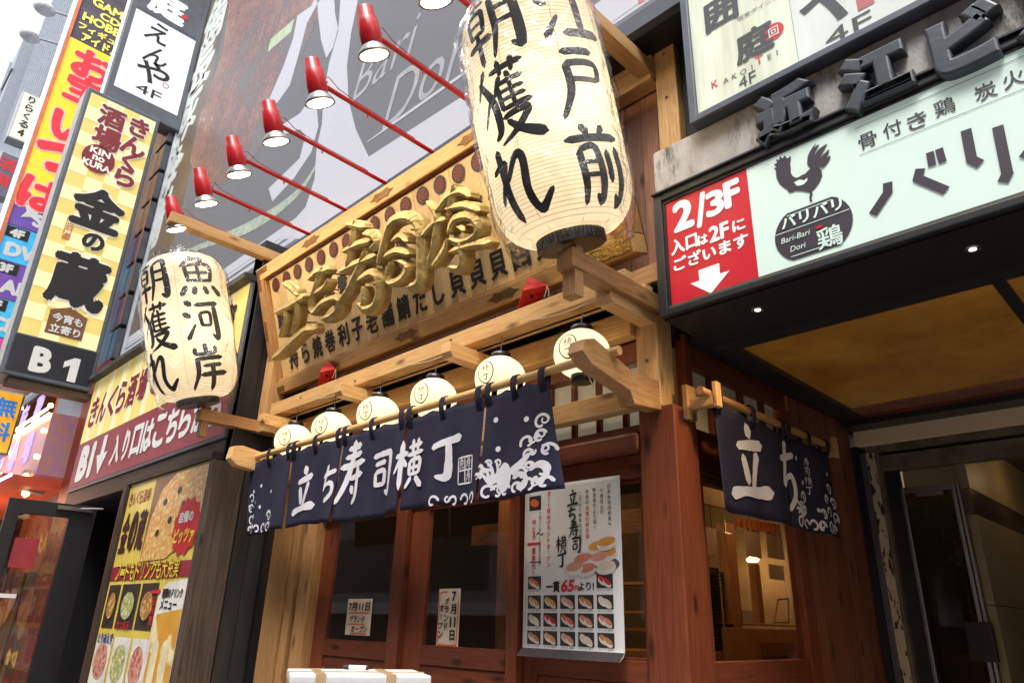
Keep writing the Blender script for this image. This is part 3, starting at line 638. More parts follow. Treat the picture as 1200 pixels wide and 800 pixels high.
# ================================================================ BIG PAPER LANTERNS
LR, LH = .352, 1.36
lan_m = paper_lantern('lantern_paper', (.88, .79, .62), .12)
def big_lantern(x, yb, zb, label, phiA, sA, phiB, sB, e):
    th = math.radians(17.5)
    t = thing('big_paper_lantern', label, 'lantern', (x, yb, zb), 'big paper lanterns on wooden arms', (th, 0, 0)); t['local'] = 1
    def build(m, name, mt, par=None, **k):
        o = m.build(name, mt, None, **k); o.parent = par or t; return o
    n = 66; prof = []
    for i in range(n + 1):
        u = i / n; z = .06 + u * (LH - .12)
        e_ = min(1, min(u, 1 - u) / .17); r = LR * (.56 + .44 * math.sqrt(1 - (1 - e_) ** 2)) * (1 - .035 * abs(u - .5) * 2)
        prof.append((r * 1.0, z)); 
        if i < n: prof.append((r * .988, z + (LH - .12) / n * .5))
    build(MB().lathe(prof, 56), 'paper_body', lan_m)
    wire = MB()
    for i in range(1, n): 
        u = i / n; z = .06 + u * (LH - .12); e_ = min(1, min(u, 1 - u) / .17); r = LR * (.56 + .44 * math.sqrt(1 - (1 - e_) ** 2)) * (1 - .035 * abs(u - .5) * 2) * 1.001
        wire.lathe([(r, z - .0012), (r + .0012, z), (r, z + .0012)], 56)
    build(wire, 'hoop_wires', mat('hoop', (.50, .36, .20), .8), kind='stuff')
    seam = MB()
    for k in range(8):
        a = k * PI / 4 + .2; seam.path([((r_ + .001) * math.cos(a), (r_ + .001) * math.sin(a), z_) for r_, z_ in prof[::6]], .0014, 4)
    build(seam, 'seam_strings', mat('hoop', (.50, .36, .20), .8), kind='stuff')
    for z0, nm in ((.0, 'bottom_cap'), (LH - .075, 'top_cap')):
        cp = build(MB().lathe([(LR * .44, z0), (LR * .47, z0 + .005), (LR * .47, z0 + .055), (LR * .44, z0 + .06)], 36, None, True), nm, mat('lacquer', (.012, .010, .010), .35))
        rb = MB()
        for k in range(48):
            a = 2 * PI * k / 48; rb.box(-.003, .003, -.002, .004, 0, .05); 
            for q in range(len(rb.v) - 8, len(rb.v)):
                v = Vector(rb.v[q]) + Vector((0, LR * .47, z0 + .004)); rb.v[q] = (v.x * math.cos(a) - v.y * math.sin(a), v.x * math.sin(a) + v.y * math.cos(a), v.z)
        build(rb, 'cap_flutes', mat('lacquer2', (.02, .016, .015), .5), kind='stuff')
    def rad(z):
        u = (z - .06) / (LH - .12); u = min(1, max(0, u)); e_ = min(1, min(u, 1 - u) / .17)
        return LR * (.56 + .44 * math.sqrt(max(0, 1 - (1 - e_) ** 2))) * (1 - .035 * abs(u - .5) * 2)
    for phi, s in ((phiA, sA), (phiB, sB)):
        m = MB(); a0 = math.radians(phi)
        def SF(u, v, c=0): a = a0 + u / LR; r = rad(v) + c * .8 + .002; return Vector((r * math.cos(a), r * math.sin(a), v))
        for k, ch in enumerate(s):
            hh = .43; brush(m, SF, ch, 0, LH - .31 - k * .385, .31 if k else .33, hh * (.84 if ch != '獲' else .92), bold=1.35, lift=.001, n=7, cross=6, shear=-.10, rough=.10)
        build(m, 'brush_lettering', ink)
    # clear plastic rain cover, crumpled
    m = MB(); vs = []; N, K = 40, 64
    for i in range(N + 1):
        z = -.03 + (LH + .05) * i / N
        for k in range(K):
            a = 2 * PI * k / K; r = rad(z) + .012 + .03 * noise.noise(Vector((math.cos(a) * 3, math.sin(a) * 3, z * 4 + x))) + .02 * noise.noise(Vector((math.cos(a) * 9, math.sin(a) * 9, z * 11)))
            r = max(r, rad(z) + .004)
            e_ = max(0, 1 - z / .26) if z < .26 else 0
            if z > .0: r = max(r, LR * (.97 - .12 * e_ * e_) * (1 if z < .26 else 0) + .02 * noise.noise(Vector((a * 3, z * 14, x))))
            else: r = LR * .72 + .04 * noise.noise(Vector((math.cos(a) * 5, math.sin(a) * 5, z * 40)))
            vs.append((r * math.cos(a), r * math.sin(a), z))
    m.add(vs, [(i * K + k, i * K + (k + 1) % K, (i + 1) * K + (k + 1) % K, (i + 1) * K + k) for i in range(N) for k in range(K)], True)
    build(m, 'plastic_cover', wrap)
    build(MB().lathe([(.02, 0), (.045, .03), (.05, .07), (.03, .11), (.001, .12)], 16, Matrix.Translation((0, 0, .52))), 'bulb', bulb_m)
    light('bulb_light', (0, 0, .60), e, (1, .84, .60), .06, parent=t)
    build(MB().path([(0, 0, LH), (0, .01, LH + .06)], .006).path([(0, 0, 0), (0, 0, -.05)], .006), 'hanging_wire', black)
    return t
big_lantern(-1.935, 2.30, 1.69, 'large paper lantern at the upper centre beside the raised golden characters', -19, '江戸前', -84, '朝獲れ', 20)
big_lantern(-6.0, 2.19, 1.655, 'large paper lantern at the left in front of the yellow and dark red sign', -4, '魚河岸', -70, '朝獲れ', 18)

# ================================================================ SMALL ROUND LANTERNS
sl_m = paper_lantern('small_lantern_paper', (.90, .78, .55), .30)
def small_lantern():
    t = thing('small_paper_lantern', 'x', 'lantern', (0, 0, 0), 'small round lanterns above the noren'); t['local'] = 1
    def build(m, name, mt, par=None, **k): o = m.build(name, mt, None, **k); o.parent = par or t; return o
    n = 22; prof = []
    for i in range(n + 1):
        u = -1 + 2 * i / n; r = .137 * (1 - abs(u) ** 2.6 * .62); prof.append((r, u * .115))
        if i < n: prof.append((r * .985, (u + 1 / n) * .115))
    build(MB().lathe(prof, 36), 'paper_body', sl_m)
    for z, nm in ((-.145, 'bottom_cap'), (.105, 'top_cap')):
        build(MB().lathe([(.050, z), (.056, z + .004), (.056, z + .038), (.050, z + .042)], 24, None, True), nm, mat('lacquer', (.012, .010, .010), .35))
    for s in (-88, 92):
        a0 = math.radians(s); m = MB()
        def SF(u, v, c=0): a = a0 + u / .137; r = .137 * (1 - abs(v / .115) ** 2.6 * .62) + c + .0015; return Vector((r * math.cos(a), r * math.sin(a), v))
        ring(m, SF, 0, 0, .046, .006, ry=.060)
        for ch, xx, yy in (('横', .002, .018), ('丁', .004, -.028)): brush(m, SF, ch, xx, yy, .046, .046 if yy > 0 else .034, bold=1.25, n=2, cross=1)
        build(m, 'crest_lettering', ink)
    wr = MB(); vs = []
    for i in range(13):
        z = .14 - .30 * i / 12
        for k in range(28):
            a = 2 * PI * k / 28; r = (.144 + .008 * noise.noise(Vector((a * 3, z * 30, 0)))) * (1 - abs(min(1, abs(z / .15))) ** 3 * .58); vs.append((r * math.cos(a), r * math.sin(a), z))
    wr.add(vs, [(i * 28 + k, i * 28 + (k + 1) % 28, (i + 1) * 28 + (k + 1) % 28, (i + 1) * 28 + k) for i in range(12) for k in range(28)], True)
    build(wr, 'plastic_cover', wrap2)
    build(MB().path([(0, 0, .147), (0, 0, .20), (.01, 0, .21), (.0, 0, .23), (0, 0, .27)], .003), 'hook', steel)
    build(MB().path([(.05, -.03, -.12), (.07, -.04, -.16), (.075, -.02, -.19), (.06, -.02, -.15)], .0025), 'tie_string', mat('string', (.55, .5, .4), .9))
    build(MB().lathe([(.012, 0), (.025, .02), (.026, .045), (.001, .07)], 12, Matrix.Translation((0, 0, -.03))), 'bulb', bulb_m)
    light('bulb_light', (0, 0, 0), 2.4, (1, .74, .40), .03, parent=t)
    return t
ords = ['leftmost', 'second from the left', 'third from the left', 'third from the right', 'second from the right', 'rightmost and wholly visible']
xs = [-5.30, -4.72, -4.11, -3.49, -2.87, -2.245]
sl0 = small_lantern()
for i, x in enumerate(xs):
    if i == 0: t = sl0
    else:
        t = sl0.copy(); COL.objects.link(t)
        for ch in sl0.children:
            c = ch.copy(); COL.objects.link(c); c.parent = t
    t.location = (x, 2.74, 1.345); t.scale = (1.1, 1.1, 1.1); t.rotation_euler = (0, 0, math.atan2(-2.74, -x) - math.atan2(-2.74, 2.245) + random.uniform(-.15, .15))
    t['label'] = 'small round paper lantern, %s in the row above the noren' % ords[i]

# ================================================================ RED SPOT LAMPS
red_en = mat('red_enamel', (.50, .012, .016), .28, var=.08)
def spot_lamp():
    t = thing('spot_lamp', 'x', 'lamp', (0, 0, 0), 'red spot lamps on long red arms'); t['local'] = 1
    def build(m, name, mt, par=None, **k): o = m.build(name, mt, None, **k); o.parent = par or t; return o
    build(MB().tube((0, .02, .05), (0, 1.25, .02), .0165, 10), 'arm', red_en)
    hd = MB(); Rm = Matrix.Rotation(math.radians(25), 4, 'X') @ Matrix.Rotation(math.radians(6), 4, 'Y') @ Matrix.Diagonal((1.28, 1.28, 1.2, 1))
    h = build(hd.lathe([(.034, .165), (.040, .16), (.041, .108), (.050, .10), (.054, .0), (.050, -.03)], 24, Rm, True), 'lamp_head', red_en)
    build(MB().lathe([(.046, -.028), (.052, -.04), (.074, -.072), (.078, -.088), (.067, -.084)], 24, Rm), 'reflector', mat('reflector_glass', (.42, .40, .38), .35, .7), h)
    build(MB().lathe([(.066, -.086), (.055, -.090), (.03, -.094), (.001, -.095)], 24, Rm), 'lamp_face', glow('lamp_face', (1, .93, .80), 9), h)
    build(MB().tube((0, .0, .06), (0, .05, .055), .012, 8).tube((-.03, .05, .06), (.03, .05, .06), .006, 6).tube((0, .06, .03), (0, .06, .10), .004, 6).tube((0, .40, .04), (0, .40, .0), .006, 6), 'swivel_joint', red_en)
    build(MB().path([(0, .02, .10), (.02, .06, .12), (.02, .14, .075), (.012, .3, .06), (.014, .8, .045)], .003, 5), 'cable', mat('red_cable', (.35, .02, .02), .5))
    l = light('spot_light', (.02, .03, -.19), 12, (1, .76, .46), .06, 'SPOT', parent=t, size=math.radians(125), blend=.8)
    l.rotation_euler = (Vector((0, -.75, .75))).to_track_quat('Z', 'Y').to_euler()
    return t
sp0 = spot_lamp()
lx = [-2.41, -3.00, -3.62, -4.22, -4.81, -5.42, -6.03]
on = ['rightmost red spot lamp cut off by the top edge beside the big lantern', 'second red spot lamp from the big central lantern', 'third red spot lamp from the big central lantern', 'middle red spot lamp of the row of seven', 'third red spot lamp from the left end of the row', 'second red spot lamp from the left end of the row', 'leftmost red spot lamp just above the left big lantern']
for i, x in enumerate(lx):
    if i == 0: t = sp0
    else:
        t = sp0.copy(); COL.objects.link(t)
        for ch in sp0.children:
            c = ch.copy(); COL.objects.link(c); c.parent = t
            for g2 in ch.children:
                d = g2.copy(); COL.objects.link(d); d.parent = c
    t.location = (x, 1.68, 3.28); t['label'] = on[i]

# ================================================================ NOREN OVER THE DOORS
nr = thing('noren_curtain', 'long navy blue noren with white characters and waves hung across the shop front', 'noren', (-4, 2.55, .6))
MB().tube((-5.60, 2.55, 1.212), (-1.86, 2.55, 1.217), .023, 20).build('bamboo_pole', LW('x'), nr)
def SN(x, z, c=0.0):
    t = (1.165 - z) / .57; k = max(0, t)
    xx = x
    y = 2.548 + .016 * k * math.sin(x * 8 + .8) + .022 * k * math.sin(x * 17 + 2) + .006 * math.sin(x * 31 + k * 3) * (.4 + k)
    if x > -2.8: xx = x + .13 * k * ((x + 2.8) / .45) ** 2; y -= .07 * k * ((x + 2.8) / .45)
    if x < -5.2: xx = x + .10 * k * ((-5.2 - x) / .4)
    return Vector((xx, y - c, z - .012 * k * math.sin(x * 4.4)))
pan = [(-5.60, -4.915), (-4.895, -4.225), (-4.205, -3.50), (-3.48, -2.79), (-2.77, -2.31)]
cloths = []
for i, (a, b) in enumerate(pan):
    m = MB(); nx, nz = 26, 16; vs = []
    for r in range(nz + 1):
        for k in range(nx + 1):
            x = a + (b - a) * k / nx; sag = .018 * abs(math.sin((k / nx) * 3 * PI)); z = 1.180 - sag * (1 - r / nz) - r / nz * .582
            vs.append(SN(x + (.012 * (r / nz) if k == 0 else 0), z))
    m.add(vs, [(r * (nx + 1) + k, (r + 1) * (nx + 1) + k, (r + 1) * (nx + 1) + k + 1, r * (nx + 1) + k + 1) for r in range(nz) for k in range(nx)], True)
    o = m.build('cloth_panel', navy, nr, solid=.003); cloths.append(o)
    for k in range(3):
        x = a + .03 + (b - a - .06) * k / 2
        if i > 0 and k == 0: x += .0
        m = MB(); P_ = []
        for j in range(9):
            an = PI * 2 * j / 8 * .5 + PI * 0; 
        path = [(2.545, 1.10), (2.521, 1.165), (2.520, 1.215), (2.534, 1.240), (2.55, 1.245), (2.570, 1.236), (2.578, 1.215), (2.572, 1.165), (2.556, 1.12)]
        for j, (yy, zz) in enumerate(path): P_ += [(x - .021, yy, zz), (x + .021, yy, zz)]
        m.add(P_, [(2 * j, 2 * j + 1, 2 * j + 3, 2 * j + 2) for j in range(8)], True); m.build('hanging_loop', navy, nr, solid=.004)
def nsp(x0, x1, y0, y1, px=None):
    a = aty(x0, (y0 + y1) / 2, 2.54); b = aty(x1, (y0 + y1) / 2, 2.54); xm = (x0 + x1) / 2
    t = aty(xm, y0, 2.54).z; bt = aty(xm, y1, 2.54).z
    return (a.x + b.x) / 2, (t + bt) / 2, b.x - a.x, t - bt
for ch, q, pi in (('立', (342, 368, 546, 610), 1), ('ち', (373, 397, 545, 592), 1), ('寿', (396, 429, 516, 595), 2), ('司', (431, 459, 526, 585), 2), ('横', (464, 495, 515, 578), 3), ('丁', (501, 538, 510, 571), 3)):
    x, y, ww, hh = nsp(*q); m = MB(); brush(m, SN, ch, x, y + .01, ww * .94, hh * .92, bold=1.55, lift=.005, n=6, cross=3, rough=.14)
    m.build('brush_character', clothw, cloths[pi]).location = (0, 0, 0)
# the seal
x, y, ww, hh = nsp(533, 552, 535, 566); m = MB()
for a, b, c, d in ((-.5, -.5, -.5, .5), (.5, -.5, .5, .5), (-.5, -.5, .5, -.5), (-.5, .5, .5, .5), (0, -.5, 0, .5), (-.5, 0, .5, 0)):
    ribbon(m, SN, [(x + a * ww, y + b * hh, .010), (x + c * ww, y + d * hh, .010)], .005, 5, 2)
for a, b in ((-.25, .25), (.25, .25), (.25, -.25)): brush(m, SN, random.choice('司寿魚'), x + a * ww, y + b * hh, ww * .4, hh * .42, bold=1.1, n=3, cross=2, lift=.005)
m.build('seal_mark', clothw, cloths[3]).location = (0, 0, 0)
def waves(S_, x0, x1, zb, hts, seed, wd=.013):
    rr = random.Random(seed); m = MB(); n = len(hts)
    for i, hh in enumerate(hts):
        x = x0 + (x1 - x0) * (i + .5) / n
        k = 0; z = zb + .03
        while z < zb + hh:
            r = .045 * rr.uniform(.75, 1.1); sgn = rr.choice((-1, 1)); curl(m, S_, x + rr.uniform(-.02, .02), z, r, wd, sgn, PI * (0 if sgn > 0 else 1) + rr.uniform(-.4, .4), .005)
            if hh > .08 and rr.random() < .7: curl(m, S_, x + rr.uniform(-.03, .03), z + .01, r * .55, wd * .7, -sgn, rr.uniform(0, 3), .0058)
            z += r * 1.9
    return m
def fan(m, S_, x, z, r, wd):   # crest of a big breaking wave with fingers
    for k in range(5):
        a = .5 + k * .45; ribbon(m, S_, [(x, z, wd * 1.6), (x + r * .6 * math.cos(a), z + r * .6 * math.sin(a), wd * 1.2), (x + r * math.cos(a + .35), z + r * math.sin(a + .35), wd)], .0055, 4, 2)
        curl(m, S_, x + r * math.cos(a + .35) + .012, z + r * math.sin(a + .35) - .012, .022, wd * .8, -1, PI * .9, .0062)
ZB = .605
m = waves(SN, -5.58, -5.02, ZB, [.30, .17, .07, .08, .12, .11], 3)
for x, z in ((-5.50, .93), (-5.34, .96), (-5.16, .90), (-5.42, .84), (-5.05, .70), (-5.33, .80)): disc(m, SN, x, z, .013, lift=.005)
m.build('wave_pattern', clothw, cloths[0]).location = (0, 0, 0)
m = waves(SN, -3.40, -2.80, ZB - .02, [.03, .03, .04, .09, .05, .08], 8, .014); m.build('wave_pattern', clothw, cloths[3]).location = (0, 0, 0)
m = waves(SN, -2.76, -2.33, ZB, [.20, .10, .06, .16, .26, .40], 5, .015)
disc(m, SN, -2.61, .705, .055, .075, .0048); fan(m, SN, -2.70, .68, .12, .013); ribbon(m, SN, [(-2.56, .72, .05), (-2.50, .75, .04), (-2.44, .80, .02)], .0049, 4, 3); curl(m, SN, -2.50, .66, .05, .026, -1, PI * .8); curl(m, SN, -2.40, .68, .055, .026, -1, PI * .8)
for x, z in ((-2.66, .86), (-2.68, 1.02), (-2.46, .98), (-2.40, .88)): disc(m, SN, x, z, .015, lift=.005)
m.build('wave_pattern', clothw, cloths[4]).location = (0, 0, 0)
seamm = MB()
for a, b in pan: seamm.path([SN(a + .01, .62 + .09 * k, .004) for k in range(6)], .0012, 4)
seamm.build('stitching', mat('thread', (.05, .05, .09), .9), nr)

# ================================================================ NOREN IN THE ALCOVE
XN = -1.70
nr2 = thing('noren_curtain', 'short navy noren with two white characters on the side wall in the shaded alcove', 'noren', (XN, 3.8, .5))
MB().tube((XN, 2.98, 1.092), (XN, 4.60, 1.10), .021, 18).build('bamboo_pole', LWd('y'), nr2)
for y in (3.08, 4.52):
    MB().box(-1.834 if y < 3.2 else -1.87, -1.66, y - .025, y + .025, 1.03, 1.085).build('pole_bracket', LW('x'), nr2, .006)
    MB().box(-1.834 if y < 3.2 else -1.87, -1.805, y - .045, y + .045, .98, 1.16).build('bracket_plate', LW('z'), nr2, .004)
    MB().box(-1.675, -1.65, y - .025, y + .025, 1.02, 1.15).build('bracket_lip', LW('z'), nr2, .004)
def S2(y, z, c=0.0):
    t = max(0, (1.07 - z) / .54)
    return Vector((XN + .004 + c + .018 * t * math.sin(y * 9) + .012 * t * math.sin(y * 21), y, z))
cl2 = []
for a, b in ((3.10, 3.86), (3.87, 4.47)):
    m = MB(); nx, nz = 24, 12
    vs = [S2(a + (b - a) * k / nx, 1.06 - .02 * abs(math.sin(3 * PI * k / nx)) * (1 - r / nz) - r / nz * .53) for r in range(nz + 1) for k in range(nx + 1)]
    m.add(vs, [(r * (nx + 1) + k, (r + 1) * (nx + 1) + k, (r + 1) * (nx + 1) + k + 1, r * (nx + 1) + k + 1) for r in range(nz) for k in range(nx)], True); o = m.build('cloth_panel', navy, nr2, solid=.003); cl2.append(o)
    for k in range(3):
        y = a + .03 + (b - a - .06) * k / 2; m = MB(); P_ = []
        for dx, zz in ((.006, 1.0), (.026, 1.05), (.028, 1.10), (.014, 1.124), (-.012, 1.124), (-.028, 1.10), (-.026, 1.05), (-.004, 1.0)): P_ += [(XN + dx, y - .02, zz), (XN + dx, y + .02, zz)]
        m.add(P_, [(2 * j, 2 * j + 1, 2 * j + 3, 2 * j + 2) for j in range(7)], True); m.build('hanging_loop', navy, nr2, solid=.004)
m = MB(); brush(m, S2, '立', 3.42, .80, .40, .42, bold=1.5, lift=.006, n=6); m.build('brush_character', clothw, cl2[0]).location = (0, 0, 0)
m = MB(); brush(m, S2, 'ち', 3.86, .81, .24, .40, bold=1.35, lift=.006, n=6); m.build('brush_character', clothw, cl2[1]).location = (0, 0, 0)
m = MB()
for k, ch in enumerate('寿司横丁'): brush(m, S2, ch, 4.13, .93 - k * .055, .075, .052, bold=1.0, lift=.006, n=3)
m.build('small_lettering', clothw, cl2[1]).location = (0, 0, 0)
m = waves(S2, 3.92, 4.46, .535, [.14, .20, .08, .12, .24, .34], 11, .014); fan(m, S2, 4.00, .60, .08, .012)
for y, z in ((3.99, .93), (4.06, .80), (4.40, .90), (4.2, .66)): disc(m, S2, y, z, .013, lift=.006)
m.build('wave_pattern', clothw, cl2[1]).location = (0, 0, 0)
# ================================================================ THE BUILDING WITH THE BASEMENT TAVERN (left)
darkw = mat('dark_cladding', (.014, .012, .013), .55, var=.2)
K = thing('tavern_building', 'dark building left of the sushi shop with a basement tavern entrance', 'building', (-8, 3, GZ))
YK = 2.5; FK = FY(YK)
MB().box(-6.20, -6.02, 2.53, 3.3, GZ, 3.42).build('corner_wall', darkw, K)
for i in range(2): MB().box(-6.018, -6.008, 2.70 + i * .135, 2.83 + i * .135, GZ, 1.22).build('wall_board', mat('dark_board', (.026, .023, .021), .6, var=.3, scale=4, stretch=(3, 3, .4)), K)
MB().box(-6.105, -5.99, 2.41, 2.69, GZ, 1.235).build('corner_post', wood('weathered_post', (.105, .070, .048), (.035, .025, .018), 'z', rough=.6, scale=.3), K, .012)
MB().box(-6.205, -6.0, 2.53, 2.66, 1.24, 3.3).build('black_panel', black, K)
MB().box(-10.9, -6.11, 2.52, 2.62, 1.27, 1.46).build('entrance_header', DW('x'), K, .008)
MB().box(-8.28, -8.18, 2.42, 2.58, GZ, 1.26).build('board_post', DW('z'), K, .008)
MB().box(-8.28, -6.11, 2.43, 2.58, 1.262, 1.33).build('board_rail', DW('x'), K, .006)
MB().box(-10.9, -8.47, 3.4, 3.5, GZ, 1.5).build('entrance_wall', black, K)
MB().box(-10.95, -10.9, 2.63, 3.5, GZ, 1.5).build('entrance_side', black, K); MB().box(-10.9, -6.2, 2.63, 3.5, 1.28, 1.5).build('entrance_ceiling', black, K)
MB().box(-8.9, -8.78, 2.6, 3.4, GZ, 1.27).build('entrance_pillar', mat('rust_red', (.20, .035, .015), .6), K)
MB().box(-11.2, -6.2, 2.95, 3.4, 1.5, 3.4).build('wall', darkw, K)
MB().box(-14, -11.0, 2.75, 3.2, 1.5, 14).build('wall', mat('slate_tile', (.06, .065, .08), .35, var=.2), K)
# tile column between the projecting signs and the billboard
ti = mat('slate_tile2', (.11, .12, .145), .3, var=.25, scale=2)
for i in range(13):
    for j in range(2):
        MB().box(-11.5 + j * .26, -11.26 + j * .26, 2.66, 2.75, 2.9 + i * .55, 3.38 + i * .55).build('wall_tile', ti, K, .01)
MB().box(-11.02, -11.0, 2.645, 2.66, 4.0, 6.6).build('copper_pipe', mat('orange_pipe', (.55, .22, .06), .5), K)

# long entrance sign
E_ = thing('tavern_entrance_sign', 'long yellow and dark red tavern sign pointing down to the basement entrance', 'sign', (-8.4, YK, 1.46))
yel = mat('sign_yellow', (.72, .58, .17), .45, var=.10, scale=1.2, stretch=(6, 1, .1), emit=.22)
dred = mat('sign_maroon', (.24, .035, .045), .45, emit=.12)
MB().box(-10.84, -6.10, 2.50, 2.72, 1.46, 3.02).build('sign_box', greyf, E_, .012)
MB().box(-10.86, -6.08, 2.40, 2.70, 2.985, 3.05).build('rain_cover', mat('weathered', (.07, .07, .06), .7, var=.3), E_, .006)
m = MB(); rect(m, FK, -10.80, -6.14, 2.10, 2.985, .003); m.build('yellow_panel', yel, E_)
m = MB(); rect(m, FK, -10.80, -6.14, 1.50, 2.098, .003); m.build('maroon_panel', dred, E_)
lt = mat('pale_stripe', (.76, .70, .42), .5, emit=.2)
for i in range(9): m = MB(); rect(m, FK, -10.6 + i * .5, -10.42 + i * .5, 2.104, 2.98, .006); m.build('stripe', lt, E_)
maroon = mat('letter_maroon', (.25, .02, .03), .6); cream = mat('letter_cream', (.80, .78, .68), .6, emit=.15)
m = MB(); row(m, FK, 'きんくら酒場', -10.66, -8.5, 2.50, .42, .075, lift=.008); m.build('lettering_halo', cream, E_)
m = MB(); row(m, FK, 'きんくら酒場', -10.66, -8.5, 2.50, .42, .035, lift=.011); m.build('lettering', maroon, E_)
m = MB(); disc(m, FK, -8.18, 2.55, .27, lift=.009, n=28); o = m.build('round_logo', maroon, E_)
m = MB(); put(m, FK, 'KIN', -8.18, 2.68, .11, .03, lift=.013); put(m, FK, 'no', -8.18, 2.55, .08, .03, lift=.013); put(m, FK, 'KURA', -8.18, 2.43, .11, .03, lift=.013); m.build('logo_lettering', cream, o).location = (0, 0, 0)
m = MB(); row(m, FK, '金の蔵', -7.75, -6.3, 2.55, .6, .05, lift=.010); m.build('lettering', ink, E_)
m = MB(); put(m, FK, 'B1', -10.28, 1.80, .42, .07, w=.62, lift=.008)
m.add([FK(*p, .008) for p in ((-9.72, 2.05), (-9.58, 2.05), (-9.58, 1.82), (-9.44, 1.82), (-9.65, 1.56), (-9.86, 1.82), (-9.72, 1.82))], [tuple(range(7))])
row(m, FK, '入り口はこちらから', -9.30, -6.25, 1.80, .36, .04, lift=.008); m.build('lettering', white, E_)

# food poster board
P1 = thing('food_menu_poster', 'tall yellow menu poster with pizza and dishes framed on the dark wood wall', 'poster', (-7.3, 2.45, GZ))
FP1 = frame((.20, 2.452, 0), (1, 0, 0), (0, 0, 1))
py_ = mat('poster_yellow', (.78, .58, .10), .35, var=.1, scale=2)
m = MB(); m.box(-8.155, -6.12, 2.455, 2.47, -.9, 1.26); m.build('sheet', py_, P1)
def food(name, c1, c2, c3, sc):
    if name in MATS: return MATS[name]
    m, n, b = _new(name); L = n.links; tc = n.nodes.new('ShaderNodeTexCoord'); vo = n.nodes.new('ShaderNodeTexVoronoi'); vo.inputs['Scale'].default_value = sc; nz = n.nodes.new('ShaderNodeTexNoise'); nz.inputs['Scale'].default_value = sc * .8; nz.inputs['Detail'].default_value = 5
    L.new(tc.outputs['Object'], vo.inputs['Vector']); L.new(tc.outputs['Object'], nz.inputs['Vector'])
    a = n.nodes.new('ShaderNodeMix'); a.data_type = 'RGBA'; L.new(vo.outputs['Distance'], a.inputs['Factor']); a.inputs[6].default_value = (*c1, 1); a.inputs[7].default_value = (*c2, 1)
    r = n.nodes.new('ShaderNodeValToRGB'); r.color_ramp.elements[0].position = .52; r.color_ramp.elements[1].position = .6; L.new(nz.outputs[0], r.inputs[0])
    q = n.nodes.new('ShaderNodeMix'); q.data_type = 'RGBA'; L.new(r.outputs[0], q.inputs['Factor']); L.new(a.outputs[2], q.inputs[6]); q.inputs[7].default_value = (*c3, 1)
    L.new(q.outputs[2], b.inputs['Base Color']); b.inputs['Roughness'].default_value = .35; MATS[name] = m; return m
pizza = food('pizza_print', (.75, .50, .14), (.60, .18, .05), (.80, .62, .25), 26)
salad = food('salad_print', (.55, .50, .18), (.20, .28, .06), (.75, .65, .45), 34)
fried = food('fried_print', (.50, .24, .06), (.30, .12, .03), (.75, .50, .20), 34)
beer = food('beer_print', (.70, .38, .04), (.60, .26, .03), (.85, .70, .40), 7)
meatp = food('meat_print', (.55, .10, .06), (.70, .45, .35), (.30, .08, .05), 34)
def R_(m, a, b, c, d, l): rect(m, FP1, a, b, c, d, l)
m = MB(); m.add([FP1(*p, .002) for p in ((-7.62, 1.24), (-6.36, 1.24), (-6.36, .56), (-7.62, .42))], [(3, 2, 1, 0)]); m.build('photo', mat('photo_brown', (.25, .12, .05), .4), P1)
m = MB(); m.add([FP1(*p, .004) for p in ((-7.60, .46), (-7.55, .85), (-7.38, 1.12), (-7.10, 1.235), (-6.37, 1.235), (-6.37, .80), (-6.60, .60), (-7.0, .46))], [tuple(range(8))[::-1]]); m.build('pizza_photo', pizza, P1)
m = MB()
for p in ((-7.25, .98), (-7.05, .8), (-6.95, 1.06), (-7.3, .7), (-6.8, .92)): disc(m, FP1, *p, .05, .035, .006, 10)
m.build('olives', mat('olive', (.02, .03, .01), .4), P1, kind='stuff')
st = [(math.cos(i * PI / 12) * (.30 if i % 2 else .26), math.sin(i * PI / 12) * (.26 if i % 2 else .22)) for i in range(24)]
m = MB(); m.add([FP1(-6.64 + x, .72 + y, .008) for x, y in st], [tuple(range(24))]); o = m.build('star_badge', redp, P1)
m = MB(); put(m, FP1, '自慢の', -6.66, .80, .10, .03, w=.3, lift=.011); m.build('badge_lettering', white, o).location = (0, 0, 0)
m = MB(); put(m, FP1, 'ピッツァ', -6.64, .64, .13, .04, w=.44, lift=.011); m.build('badge_lettering', mat('letter_yellow', (.8, .6, .05), .5), o).location = (0, 0, 0)
m = MB(); row(m, FP1, 'きんくら酒場', -8.30, -7.70, 1.10, .13, .01, lift=.003); m.build('lettering', maroon, P1)
m = MB(); row(m, FP1, '金の蔵', -8.32, -7.64, .76, .40, .029, lift=.003); m.build('lettering', mat('letter_brown', (.06, .012, .01), .5), P1)
m = MB(); R_(m, -8.35, -6.325, .30, .43, .003); m.build('red_band', mat('band_red', (.30, .02, .03), .4), P1)
m = MB(); row(m, FP1, 'フードもドリンクも大充実', -8.2, -6.6, .375, .16, .04, lift=.006); m.build('lettering_shadow', ink, P1)
m = MB(); row(m, FP1, 'フードもドリンクも大充実', -8.2, -6.6, .375, .16, .012, lift=.009); m.build('lettering', mat('letter_yellow', (.8, .6, .05), .5), P1)
for i, (a, b, mt) in enumerate(((-8.30, -7.98, fried), (-7.92, -7.45, salad), (-7.40, -7.0, fried))):
    m = MB(); R_(m, a, b, -.13, .26, .002); m.build('photo', mat('photo_dark', (.05, .03, .02), .4), P1)
    m = MB(); disc(m, FP1, (a + b) / 2, .06, (b - a) * .42, .15, .004, 22); o = m.build('bowl', mat('bowl_black', (.02, .02, .02), .3), P1)
    m = MB(); disc(m, FP1, (a + b) / 2, .07, (b - a) * .34, .12, .006, 20); m.build('food', mt, o).location = (0, 0, 0)
